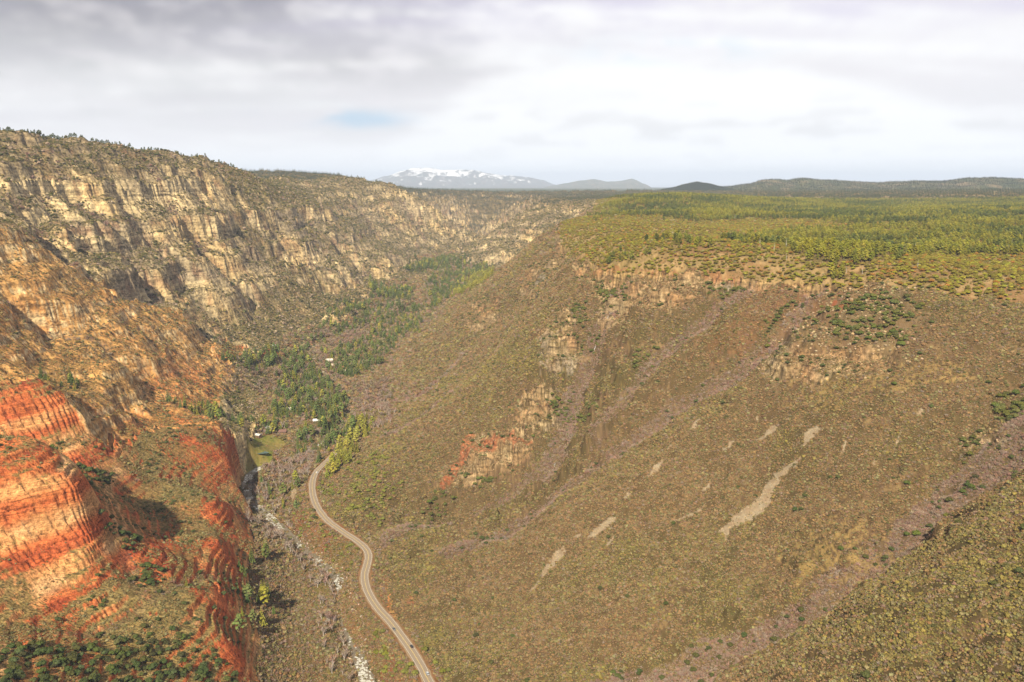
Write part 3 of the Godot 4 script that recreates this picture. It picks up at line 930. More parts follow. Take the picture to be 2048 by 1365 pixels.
func shrub_mesh(seed_: int) -> ArrayMesh:
	# about 2 m across at scale 1: a ragged dome of leaf clumps
	var r := RandomNumberGenerator.new()
	r.seed = seed_
	var o := Faces.new()
	for n in 4:
		var a := TAU * n / 4.0 + r.randf()
		lump(o, Vector3(cos(a) * 0.45, 0.42 + r.randf() * 0.35, sin(a) * 0.45), Vector3(0.6, 0.55, 0.6) * r.randf_range(0.75, 1.15), 0, 0.3, Color(1, 1, 1), 0.14, r)
	for n in 26:
		var d := Vector3(r.randfn(), absf(r.randfn()) * 0.8 + 0.1, r.randfn()).normalized()
		var c := d * Vector3(1.0, 1.15, 1.0) * r.randf_range(0.75, 1.05) + Vector3(0, 0.1, 0)
		var x := d.cross(Vector3(r.randfn(), r.randfn(), r.randfn())).normalized() * 0.2
		var k := r.randf_range(0.8, 1.25)
		o.tri(c - x, c + x, c + d * 0.28 + Vector3(0, 0.12, 0), Color(k, k, k))
	return o.mesh()

func twig_mesh(seed_: int) -> ArrayMesh:
	# bare brush, 2 m across at scale 1
	var r := RandomNumberGenerator.new()
	r.seed = seed_
	var o := Faces.new()
	for n in 60:
		var a := r.randf() * TAU
		var lean := r.randf_range(0.1, 1.0)
		var d := Vector3(cos(a) * lean, r.randf_range(0.7, 1.3), sin(a) * lean)
		var p := Vector3(cos(a) * 0.3 * r.randf(), 0.0, sin(a) * 0.3 * r.randf()) + d * r.randf_range(0.0, 0.5)
		var x := d.cross(Vector3(r.randfn(), r.randfn(), r.randfn())).normalized() * r.randf_range(0.07, 0.15)
		var k := r.randf_range(0.75, 1.2)
		o.tri(p - x, p + x, p + d * r.randf_range(0.6, 1.1), Color(k, k, k))
	return o.mesh()

func conifer(seed_: int, crown: Faces, trunk: Faces) -> void:
	# 1 m tall at scale 1: pointed, drooping whorls
	var r := RandomNumberGenerator.new()
	r.seed = seed_
	trunk.limb(Vector3(0, -0.03, 0), Vector3(0, 0.9, 0), 0.022, 0.004, Color(0.11, 0.075, 0.05), 6)
	var tiers := 11
	for t in tiers:
		var f := float(t) / (tiers - 1)
		var y := 0.14 + 0.84 * f
		var reach := (0.19 * pow(1.0 - f, 0.8) + 0.012) * r.randf_range(0.85, 1.15)
		var n := 9 - int(f * 4.0)
		for b in n:
			var a := TAU * (b + r.randf() * 0.8) / n
			var out := Vector3(cos(a), 0, sin(a))
			var side := Vector3(-sin(a), 0, cos(a))
			var l := reach * r.randf_range(0.7, 1.15)
			var tip := Vector3(0, y - l * 0.35, 0) + out * l
			var mid := Vector3(0, y + 0.01, 0) + out * l * 0.45
			var root := Vector3(0, y, 0)
			var k := r.randf_range(0.78, 1.22)
			var c := Color(k, k, k)
			var w := l * 0.38
			crown.tri(root, mid + side * w, tip, c)
			crown.tri(root, tip, mid - side * w, Color(k * 0.92, k * 0.95, k))
			crown.tri(root + Vector3(0, 0.03, 0), tip, mid - Vector3(0, l * 0.45, 0), c)
	crown.limb(Vector3(0, 0.9, 0), Vector3(0, 1.0, 0), 0.02, 0.001, Color(1, 1, 1), 4)

func pine(seed_: int, crown: Faces, trunk: Faces) -> void:
	# 1 m tall at scale 1: open rounded crown of tufts on a bare stem
	var r := RandomNumberGenerator.new()
	r.seed = seed_
	trunk.limb(Vector3(0, -0.03, 0), Vector3(0, 0.92, 0), 0.026, 0.006, Color(0.16, 0.1, 0.065), 6)
	for n in 15:
		var f := (n + r.randf()) / 15.0
		var y := 0.26 + 0.68 * f
		var reach := 0.2 * sin(PI * clampf(0.22 + 0.75 * f, 0.0, 1.0)) * r.randf_range(0.55, 1.1)
		var a := n * 2.4 + r.randf()
		var c := Vector3(cos(a) * reach, y, sin(a) * reach)
		trunk.limb(Vector3(0, y - 0.06, 0), c, 0.008, 0.003, Color(0.15, 0.1, 0.07), 3)
		lump(crown, c, Vector3(0.105, 0.07, 0.105) * r.randf_range(0.7, 1.2), 0, 0.35, Color(1, 1, 1), 0.2, r)
	for n in 60:
		var d := Vector3(r.randfn(), r.randfn(), r.randfn()).normalized()
		var c := Vector3(0, 0.62, 0) + d * Vector3(0.22, 0.36, 0.22) * r.randf_range(0.8, 1.05)
		var x := d.cross(Vector3(r.randfn(), r.randfn(), r.randfn())).normalized() * 0.03
		var k := r.randf_range(0.8, 1.25)
		crown.tri(c - x, c + x, c + d * 0.05 + Vector3(0, 0.02, 0), Color(k, k, k))

func juniper(seed_: int, crown: Faces, trunk: Faces) -> void:
	# 1 m tall at scale 1: round bushy evergreen
	var r := RandomNumberGenerator.new()
	r.seed = seed_
	for n in 3:
		var a := TAU * n / 3.0
		trunk.limb(Vector3(0, -0.04, 0), Vector3(cos(a) * 0.18, 0.5, sin(a) * 0.18), 0.05, 0.02, Color(0.16, 0.12, 0.09), 4)
	for n in 9:
		var a := n * 2.4
		var q := sqrt(n / 9.0) * 0.42
		lump(crown, Vector3(cos(a) * q, 0.36 + (0.3 - q * 0.55) + r.randf() * 0.12, sin(a) * q), Vector3(0.27, 0.24, 0.27) * r.randf_range(0.75, 1.2), 0, 0.32, Color(1, 1, 1), 0.2, r)
	for n in 46:
		var d := Vector3(r.randfn(), absf(r.randfn()), r.randfn()).normalized()
		var c := Vector3(0, 0.36, 0) + d * Vector3(0.58, 0.56, 0.58) * r.randf_range(0.85, 1.08)
		var x := d.cross(Vector3(r.randfn(), r.randfn(), r.randfn())).normalized() * 0.08
		var k := r.randf_range(0.8, 1.25)
		crown.tri(c - x, c + x, c + d * 0.1 + Vector3(0, 0.05, 0), Color(k, k, k))

func bare_tree(seed_: int, crown: Faces, trunk: Faces) -> void:
	# 1 m tall at scale 1: leafless, many fine upward twigs
	var r := RandomNumberGenerator.new()
	r.seed = seed_
	trunk.limb(Vector3(0, -0.03, 0), Vector3(0.02, 0.4, 0.01), 0.03, 0.018, Color(0.36, 0.31, 0.27), 6)
	for n in 7:
		var a := n * 2.4 + r.randf() * 0.5
		var p := Vector3(0.01, r.randf_range(0.18, 0.42), 0)
		var q := p + Vector3(cos(a) * 0.2, r.randf_range(0.22, 0.4), sin(a) * 0.2)
		trunk.limb(p, q, 0.014, 0.006, Color(0.36, 0.31, 0.28), 4)
		for m in 9:
			var d := Vector3(cos(a) * 0.5 + r.randfn() * 0.5, r.randf_range(0.5, 1.3), sin(a) * 0.5 + r.randfn() * 0.5).normalized()
			var s := p.lerp(q, r.randf_range(0.3, 1.0))
			var x := d.cross(Vector3(r.randfn(), r.randfn(), r.randfn())).normalized() * r.randf_range(0.008, 0.02)
			var k := r.randf_range(0.75, 1.2)
			crown.tri(s - x, s + x, s + d * r.randf_range(0.16, 0.32), Color(k, k, k))

func snag(seed_: int) -> ArrayMesh:
	var r := RandomNumberGenerator.new()
	r.seed = seed_
	var o := Faces.new()
	var c := Color(0.36, 0.33, 0.29)
	o.limb(Vector3(0, -0.03, 0), Vector3(0.02, 0.55, 0.01), 0.026, 0.017, c, 6)
	o.limb(Vector3(0.02, 0.55, 0.01), Vector3(0.01, 1.0, -0.02), 0.017, 0.004, c, 6)
	for n in 9:
		var y := r.randf_range(0.35, 0.92)
		var a := r.randf() * TAU
		var l := (1.05 - y) * r.randf_range(0.12, 0.3)
		o.limb(Vector3(0.015, y, 0), Vector3(cos(a) * l, y + l * r.randf_range(-0.1, 0.6), sin(a) * l), 0.007, 0.002, c, 3)
	return o.mesh()

func stone_mesh(seed_: int) -> ArrayMesh:
	var r := RandomNumberGenerator.new()
	r.seed = seed_
	var o := Faces.new()
	lump(o, Vector3(0, 0.25, 0), Vector3(0.62, 0.5, 0.55), 0, 0.28, Color(1, 1, 1), 0.12, r)
	return o.mesh()

func joined(crown: Faces, trunk: Faces, tint: Color) -> ArrayMesh:
	var o := Faces.new()
	o.pos = crown.pos + trunk.pos
	o.nrm = crown.nrm + trunk.nrm
	o.col = crown.col + trunk.col
	return o.mesh()

# ------------------------------------------------------------------ planting
var sown := {}

func sow(kind: String, t: Transform3D, c: Color) -> void:
	if not sown.has(kind): sown[kind] = [[], []]
	sown[kind][0].append(t)
	sown[kind][1].append(c)

func upright(p: Vector3, size: float, tall := 1.0) -> Transform3D:
	var a := rng.randf() * TAU
	return Transform3D(Basis(Vector3(cos(a), 0, sin(a)) * size, Vector3(rng.randf_range(-0.06, 0.06), 1, rng.randf_range(-0.06, 0.06)) * size * tall, Vector3(-sin(a), 0, cos(a)) * size), p)

func vary(c: Color, by := 0.2) -> Color:
	var k := 1.0 + rng.randf_range(-by, by)
	return Color(c.r * k * rng.randf_range(0.92, 1.08), c.g * k, c.b * k * rng.randf_range(0.88, 1.12))

func spread_plants() -> void:
	var reg: PackedFloat32Array = fields.region
	var cliff: PackedFloat32Array = fields.cliff
	var scree: PackedFloat32Array = fields.scree
	var meadow: PackedFloat32Array = fields.meadow
	var soil: PackedFloat32Array = fields.red_soil
	var brush: PackedFloat32Array = fields.brush
	var side: PackedFloat32Array = fields.roadside
	var naked: PackedFloat32Array = fields.bare_red
	var talus: PackedFloat32Array = fields.talus
	var grassy: PackedFloat32Array = fields.grassy
	var pines: PackedFloat32Array = fields.pine
	var bares: PackedFloat32Array = fields.bare_tree
	var junis: PackedFloat32Array = fields.juniper
	var forest: PackedFloat32Array = fields.forest
	var olive := tone(116, 106, 58, 0.74)
	var brown := tone(132, 104, 72, 0.74)
	var sage := tone(134, 130, 88, 0.7)
	var common := tone(128, 110, 74, 0.82)
	var lime := tone(130, 120, 58, 0.8)
	var rusty := tone(132, 98, 68, 0.7)
	var dark := tone(72, 78, 42, 0.8)
	var grey_twig := tone(152, 134, 116, 0.85)
	var pink_twig := tone(150, 120, 104, 0.85)
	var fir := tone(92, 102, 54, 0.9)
	var fir_yellow := tone(132, 128, 54, 0.9)  # a yellower green given to some of the conifers
	var pine_yellow := tone(126, 122, 44, 0.8)  # yellow green, mixed with the darker green from tree to tree
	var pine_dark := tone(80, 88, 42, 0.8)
	var jun := tone(108, 98, 42, 0.85)
	var jun_red := tone(132, 96, 46, 0.85)
	var stone_pale := tone(176, 154, 118, 0.62)
	var da := 2.0 * HALF / (NI - 1)
	for j in range(2, NJ - 2):
		var d := exp(row_log(j))
		var dl := row_log(j + 0.5) - row_log(j - 0.5)
		var area := d * d * da * dl
		var lod := clampf(d / 900.0, 0.72, 2.8)
		var thin := 1.0 / (lod * lod)
		for i in range(45, NI - 45):
			var k := j * NI + i
			if SEEN[k] == 0 or side[k] > 0.9: continue
			var p := POS[k]
			# ground far outside the picture stays unplanted
			var deep := -p.z * cos(PITCH) - (p.y - EYE.y) * sin(PITCH)
			if absf(p.x) > deep * 0.72 or (p.y - EYE.y) * cos(PITCH) - p.z * sin(PITCH) < -deep * 0.49: continue
			var r := int(reg[k])
			var up := NRM[k].y
			var b := n_big.get_noise_2d(p.x + 3000.0, p.z)
			var m := n_mid.get_noise_2d(p.x, p.z + 3000.0)
			var green := 0.0
			# how many shrubs stand in this cell
			var many := 0.0
			if r == HILL or r == CRAG:
				many = 0.84 * (0.85 + 0.5 * m + 1.3 * n_fine.get_noise_2d(p.x * 0.8, p.z * 0.8 + 500.0)) if up > 0.45 else 0.1
				if cliff[k] > 0.5: many = (0.28 if cliff[k] > 0.9 else 0.42) if up > 0.68 else 0.04
				green = 0.06 + b * 0.9 + m * 0.5 + (0.22 if p.x < 60.0 else 0.0)
				if p.z > -540.0 and p.x > 60.0: green += 0.3
			elif r == MESA: many = 0.05 * (1.0 + m)
			elif r == VALLEY: many = 0.6 * (0.9 + m)
			elif r == RED: many = 0.05 * smooth(0.7, 0.85, up) if naked[k] > 0.5 else 0.2 * smooth(0.5, 0.75, up) * smooth(-0.45, 0.2, m + b * 0.5)
			elif r == YELLOW: many = 0.12 * smooth(0.45, 0.7, up) * (0.8 + m)
			elif r == WALL: many = 0.27 * smooth(0.5, 0.72, up) * (0.8 + m * 1.2) * (1.6 if brush[k] > 0.0 or talus[k] > 0.0 else 1.0)
			else: many = 0.02 * smooth(0.5, 0.7, up)
			if scree[k] > 0.5 or meadow[k] > 0.5: many *= 0.03
			many *= (1.0 - soil[k] * 0.5) * (1.0 - grassy[k] * 0.55)
			var n := int(many * area * thin + rng.randf())
			for q in n:
				var at_ := p + Vector3(rng.randf_range(-0.6, 0.6) * d * da, 0, rng.randf_range(-0.6, 0.6) * d * dl)
				at_.y = height(at_.x, at_.z) - 0.15
				var size := (rng.randf_range(0.42, 0.92) if rng.randf() < 0.92 else rng.randf_range(1.0, 1.8)) * lod * (1.35 if r == VALLEY else 1.0)
				var c: Color
				var pick := rng.randf()
				if r == HILL or r == CRAG:
					if pick < green * 0.7: c = lime if rng.randf() < 0.25 + green * 0.3 else olive
					elif pick < 0.56: c = brown
					elif pick < 0.74: c = sage
					elif pick < 0.82: c = rusty
					else: c = dark
				elif r == MESA: c = jun if pick < 0.5 else sage
				elif r == RED: c = dark if pick < 0.22 else (sage if pick < 0.65 else (olive if pick < 0.85 else brown))
				elif r == YELLOW: c = olive if pick < 0.35 else (brown if pick < 0.6 else (dark if pick < 0.8 else sage))
				elif r == WALL: c = dark if pick < 0.5 else (olive if pick < 0.8 else grey_twig)
				elif r == FAR: c = dark
				else: c = [olive, brown, sage, rusty, dark][int(pick * 4.99)]
				if brush[k] > 0.0 and rng.randf() < brush[k] * 0.8:
					sow("bare_brush_%d" % (q % 2), upright(at_, size * 1.25, 1.2), vary(grey_twig if rng.randf() < 0.5 else pink_twig))
				elif (r == HILL or r == VALLEY) and rng.randf() < (0.16 if r == HILL else 0.3):
					sow("bare_brush_%d" % (q % 2), upright(at_, size * 1.0, 1.0), vary(grey_twig if rng.randf() < 0.6 else pink_twig))
				else:
					sow("shrub_%d" % (rng.randi() % 3), upright(at_, size, rng.randf_range(0.8, 1.3)), vary(mixed(c, common, 0.3), 0.38))
			# stones
			var stones := 0.0
			if cliff[k] > 0.5: stones = 0.05 if cliff[k] > 0.9 else 0.07 * smooth(-0.2, 0.25, n_mid.get_noise_2d(p.x * 2.0, p.z * 2.0))
			elif scree[k] > 0.5: stones = 0.25
			elif r == HILL: stones = 0.012 * smooth(0.0, 0.4, n_mid.get_noise_2d(p.x * 1.5, p.z * 1.5 - 2000.0))
			elif side[k] > 0.5: stones = 0.05
			if stones > 0.0 and d < 1400.0:
				for q in int(stones * area + rng.randf()):
					var at_ := p + Vector3(rng.randf_range(-0.6, 0.6) * d * da, 0, rng.randf_range(-0.6, 0.6) * d * dl)
					at_.y = height(at_.x, at_.z) - 0.1
					sow("stone_%d" % (q % 2), upright(at_, rng.randf_range(0.5, 1.5) * ((1.1 if cliff[k] > 0.9 else 1.9) if cliff[k] > 0.5 else 0.8)), vary(stone_pale, 0.25))
			# trees
			var t := rng.randf()
			if pines[k] > 0.0 and t < pines[k] * 0.0125 * area * (1.0 if d < 1700.0 else 0.6) and side[k] < 0.5:
				var tall := rng.randf_range(8.0, 22.0) if d < 2300.0 else rng.randf_range(14.0, 24.0)
				sow(("conifer_%d" if rng.randf() < 0.7 else "pine_%d") % (rng.randi() % 3), upright(p, tall, 1.0), vary(fir_yellow if (r == HILL or rng.randf() < 0.2) else fir, 0.25))
			elif pines[k] > 0.4 and r == VALLEY and t > 1.0 - 0.004 * area:
				sow("bare_%d" % (rng.randi() % 2), upright(p, rng.randf_range(7.0, 14.0)), vary(grey_twig, 0.15))
			elif bares[k] > 0.0 and t < bares[k] * 0.02 * area and side[k] < 0.5:
				sow("bare_%d" % (rng.randi() % 2), upright(p, rng.randf_range(7.0, 14.0)), vary(grey_twig if rng.randf() < 0.6 else pink_twig, 0.15))
			elif junis[k] > 0.0 and t < junis[k] * 0.035 * area and side[k] < 0.5:
				sow("juniper_%d" % (rng.randi() % 2), upright(p, rng.randf_range(2.4, 5.4), 0.95), vary(mixed(dark, fir_yellow, 0.0 if r == RED else (0.45 if junis[k] < 0.9 else 0.15)), 0.25))
			elif r == MESA:
				var w := forest[k]
				var dens := 0.019 * w * (1.0 if d < 1800.0 else 0.75)
				if t < dens * area:
					var stand_tone := n_big.get_noise_2d(p.x * 0.5, p.z * 0.5 + 9000.0)  # broad noise that shifts the foliage tint between stands
					sow("pine_%d" % (rng.randi() % 3), upright(p, rng.randf_range(7.0, 16.0), 1.0), vary(mixed(pine_yellow, pine_dark, 0.42 + stand_tone * 1.5 + rng.randf_range(-0.5, 0.5)), 0.3))
				elif w < 0.6 and rng.randf() < 0.026 * area * (1.0 + m):
					sow("juniper_%d" % (rng.randi() % 2), upright(p, rng.randf_range(2.4, 5.0), 0.9), vary(jun_red if rng.randf() < 0.12 else (jun if rng.randf() < 0.7 else pine_yellow), 0.25))
			elif ((r == HILL or r == CRAG) and up > 0.7) and rng.randf() < area * (0.006 * brush[k] + (0.006 if cliff[k] > 0.5 else 0.00035)):
				sow("juniper_%d" % (rng.randi() % 2), upright(p, rng.randf_range(2.2, 4.6), 0.9), vary(dark, 0.2))
			elif r == RED and up > 0.75 and m + b * 0.5 > -0.1 and rng.randf() < area * 0.004:
				sow("juniper_%d" % (rng.randi() % 2), upright(p, rng.randf_range(2.0, 4.0), 0.9), vary(dark, 0.2))
			elif r == WALL and up > 0.6 and rng.randf() < area * 0.0012 * (1.0 + b + brush[k] * 3.0):
				sow("juniper_%d" % (rng.randi() % 2), upright(p, rng.randf_range(3.0, 6.0), 0.9), vary(dark, 0.2))
			elif r == FAR and d > 3000.0 and up > 0.86 and (d > 4600.0 or m > 0.15) and rng.randf() < area * 0.003 * (1.0 + m * 1.6):
				sow("conifer_%d" % (rng.randi() % 3), upright(p, rng.randf_range(12.0, 22.0), 0.9), vary(mixed(fir, tone(60, 70, 44, 0.8), 0.5), 0.25))
	# pines along the skyline of the left wall
	var reach := 0
	for k in range(20, NI - 20):
		var best := -1
		var top := -10.0
		for j in range(J1, NJ - 2):
			var p := POS[j * NI + k]
			var s := (p.y - EYE.y) / sqrt(p.x * p.x + p.z * p.z)
			if s > top:
				top = s
				best = j
		var p := POS[best * NI + k]
		if int(reg[best * NI + k]) == WALL:
			reach += 1
			var dens := 0.75 if n_mid.get_noise_2d(p.x, p.z) > -0.05 else 0.12
			if p.x < -1000.0: dens += 0.2
			if rng.randf() < dens:
				sow("pine_%d" % (rng.randi() % 3), upright(p + Vector3(0, -1, 0), rng.randf_range(6.0, 12.0)), vary(pine_dark, 0.2))

func copies(called: String, mesh: Mesh, where: Array, tint: Array, label: String, category: String) -> void:
	if where.is_empty(): return
	var mm := MultiMesh.new()
	mm.transform_format = MultiMesh.TRANSFORM_3D
	mm.use_colors = true
	mm.mesh = mesh
	mm.instance_count = where.size()
	for n in where.size():
		mm.set_instance_transform(n, where[n])
		mm.set_instance_color(n, tint[n])
	var o := MultiMeshInstance3D.new()
	o.multimesh = mm
	o.material_override = mats.leaf
	o.name = numbered(called)
	add_child(o, true)
	tag(o, label, category, "", "stuff")

func plant() -> void:
	for n in 3:
		copies("scrub_brush", shrub_mesh(20 + n), sown.get("shrub_%d" % n, [[], []])[0], sown.get("shrub_%d" % n, [[], []])[1], ["olive and brown scrub bushes covering the canyon slopes", "dull green low brush mixed through the slope scrub", "grey green round bushes scattered among the scrub"][n], "scrub")
	for n in 2:
		copies("bare_brush", twig_mesh(40 + n), sown.get("bare_brush_%d" % n, [[], []])[0], sown.get("bare_brush_%d" % n, [[], []])[1], ["leafless grey brush lining the ravines", "leafless pinkish brush mixed in along the ravines"][n], "brush")
		copies("loose_stones", stone_mesh(60 + n), sown.get("stone_%d" % n, [[], []])[0], sown.get("stone_%d" % n, [[], []])[1], ["pale loose stones of the scree streaks and cliffs", "small pale rubble between the slope bushes"][n], "stones")
	var kinds := {"conifer": 3, "pine": 3, "juniper": 2, "bare": 2}
	for kind in kinds:
		var list := []
		var parts := []
		for n in kinds[kind]:
			var crown := Faces.new()
			var trunk := Faces.new()
			match kind:
				"conifer": conifer(80 + n, crown, trunk)
				"pine": pine(90 + n, crown, trunk)
				"juniper": juniper(100 + n, crown, trunk)
				_: bare_tree(110 + n, crown, trunk)
			parts.append([crown.mesh(), trunk.mesh(), joined(crown, trunk, Color.WHITE)])
			var got: Array = sown.get("%s_%d" % [kind, n], [[], []])
			for q in got[0].size():
				var t: Transform3D = got[0][q]
				var u := (t.origin - EYE)
				var depth := -u.z * cos(PITCH) - u.y * sin(PITCH)
				var x := u.x / depth
				var y := (u.y * cos(PITCH) - u.z * sin(PITCH)) / depth
				var inside := absf(x) < 0.64 and absf(y) < 0.425
				list.append([t.basis.y.length() / u.length() if inside else 0.0, n, t, got[1][q]])
		list.sort_custom(func(a, b): return a[0] > b[0])
		var most := mini(290, list.size())
		for q in most: tree(kind, parts[list[q][1]], list[q][2], list[q][3])
		for n in kinds[kind]:
			var where := []
			var tint := []
			for q in range(most, list.size()):
				if list[q][1] == n:
					where.append(list[q][2])
					tint.append(list[q][3])
			var called: String = {"conifer": "conifer_wood", "pine": "pine_wood", "juniper": "juniper_scrub", "bare": "bare_thicket"}[kind]
			copies(called, parts[n][2], where, tint, {"conifer": "dark conifers massed on the canyon floor and far plateau", "pine": "yellow green pine forest spread over the mesa top", "juniper": "rounded junipers dotted over mesa, cliffs and red rocks", "bare": "leafless trees massed along the creek"}[kind], "forest")

func tree(kind: String, parts: Array, t: Transform3D, c: Color) -> void:
	var p := t.origin
	var o := base({"conifer": "conifer_tree", "pine": "pine_tree", "juniper": "juniper_bush", "bare": "bare_tree"}[kind], p)
	o.transform = t
	var crown := piece("crown" if kind != "bare" else "twigs", parts[0], o, leaf(c))
	var trunk := piece("trunk", parts[1], o, mats.leaf)
	var k := clampi(int(column(p.x, p.z)), 0, NI - 1) + clampi(int(log_row(0.5 * log(p.x * p.x + p.z * p.z))), 0, NJ - 1) * NI
	var r := int(fields.region[k])
	var mark := ""
	var best := 1e9
	for q in landmarks:
		var d := Vector2(q[1].x - p.x, q[1].z - p.z).length()
		if q[2] == r and d < best:
			best = d
			mark = q[0]
	if mark == "": mark = ["on the scrub slope", "on the mesa", "on the canyon floor", "among the red rocks", "on the ochre hillside", "on the pale canyon wall", "beyond the canyon bend", "on the slope outcrops"][r]
	var tall := t.basis.y.length()
	var mean := {"conifer": 16.0, "pine": 12.0, "juniper": 3.8, "bare": 10.5}
	var size := "tall " if tall > mean[kind] * 1.18 else ("small " if tall < mean[kind] * 0.82 else "middle sized ")
	var hue := "yellow green " if c.r > c.g * 0.97 else "deep green "
	if kind == "bare": hue = "grey " if c.b > c.r * 0.75 else "pinkish "
	var noun: String = {"conifer": "pointed conifer ", "pine": "round topped pine ", "juniper": "bushy juniper ", "bare": "leafless tree "}[kind]
	tag(o, size + hue + noun + mark, "bush" if kind == "juniper" else "tree", size + hue + noun + mark)

var landmarks := []

func find_landmarks() -> void:
	for q in [
		["beside the pond", 523, 907, VALLEY], ["by the long tin roofed shed", 510, 872, VALLEY], ["by the brown lodge", 565, 866, VALLEY], ["by the small red roofed cabin", 640, 814, VALLEY], ["around the white houses", 665, 732, VALLEY], ["by the pink roofed house", 803, 652, VALLEY],
		["at the foot of the red cliff", 490, 1200, VALLEY], ["where the creek bends under the bench", 510, 1010, VALLEY], ["by the maroon roofed house", 615, 699, VALLEY], ["by the lower rapids", 700, 1260, VALLEY], ["below the road bend", 600, 990, VALLEY], ["by the pale roofed cabin", 633, 844, VALLEY], ["at the upper rapids", 700, 800, VALLEY], ["in the upper valley wood", 850, 580, VALLEY],
		["above the upper road bend", 680, 920, HILL], ["beside the lower road straight", 830, 1300, HILL], ["above the middle road curve", 770, 1080, HILL], ["at the mouth of the waterfall ravine", 860, 1010, HILL], ["by the orange cliff", 990, 930, HILL], ["by the waterfall", 1190, 660, HILL], ["under the mesa rim", 1400, 570, HILL], ["on the pale rock knob", 1700, 650, HILL], ["by the long scree streak", 1520, 1000, HILL], ["in the brushy side ravine", 1720, 1110, HILL], ["on the green spur", 1900, 1200, HILL], ["at the slope foot by the grove", 740, 800, HILL],
		["at the ravine head on the mesa", 1640, 545, MESA], ["in the front stand on the mesa", 1740, 530, MESA], ["on the mesa rim by the red ledge", 1330, 530, MESA], ["on the nose of the mesa", 1140, 480, MESA], ["among the mesa clearings", 1500, 470, MESA], ["by the bleached dead trunks on the mesa", 1822, 505, MESA], ["on the open mesa edge", 1950, 570, MESA],
		["on the red butte", 90, 980, RED], ["behind the red butte", 250, 1080, RED], ["on the rocks below the butte", 200, 1310, RED], ["on the bench cliff edge", 440, 1100, RED], ["under the back red cliff", 150, 910, RED], ["on the grassy bench", 320, 900, RED], ["on the lower bench ledge", 420, 1220, RED],
	]: landmarks.append([q[0], ground(q[1], q[2]), q[3]])

func leaf(c: Color) -> StandardMaterial3D:
	# a few tints are shared between the single trees
	var key := "%d_%d_%d" % [int(c.r * 60.0), int(c.g * 60.0), int(c.b * 90.0)]
	if not mats.has(key):
		var m := paint(0.9)
		m.albedo_color = Color((int(c.r * 60.0) + 0.5) / 60.0, (int(c.g * 60.0) + 0.5) / 60.0, (int(c.b * 90.0) + 0.5) / 90.0).linear_to_srgb()
		mats[key] = m
	return mats[key]

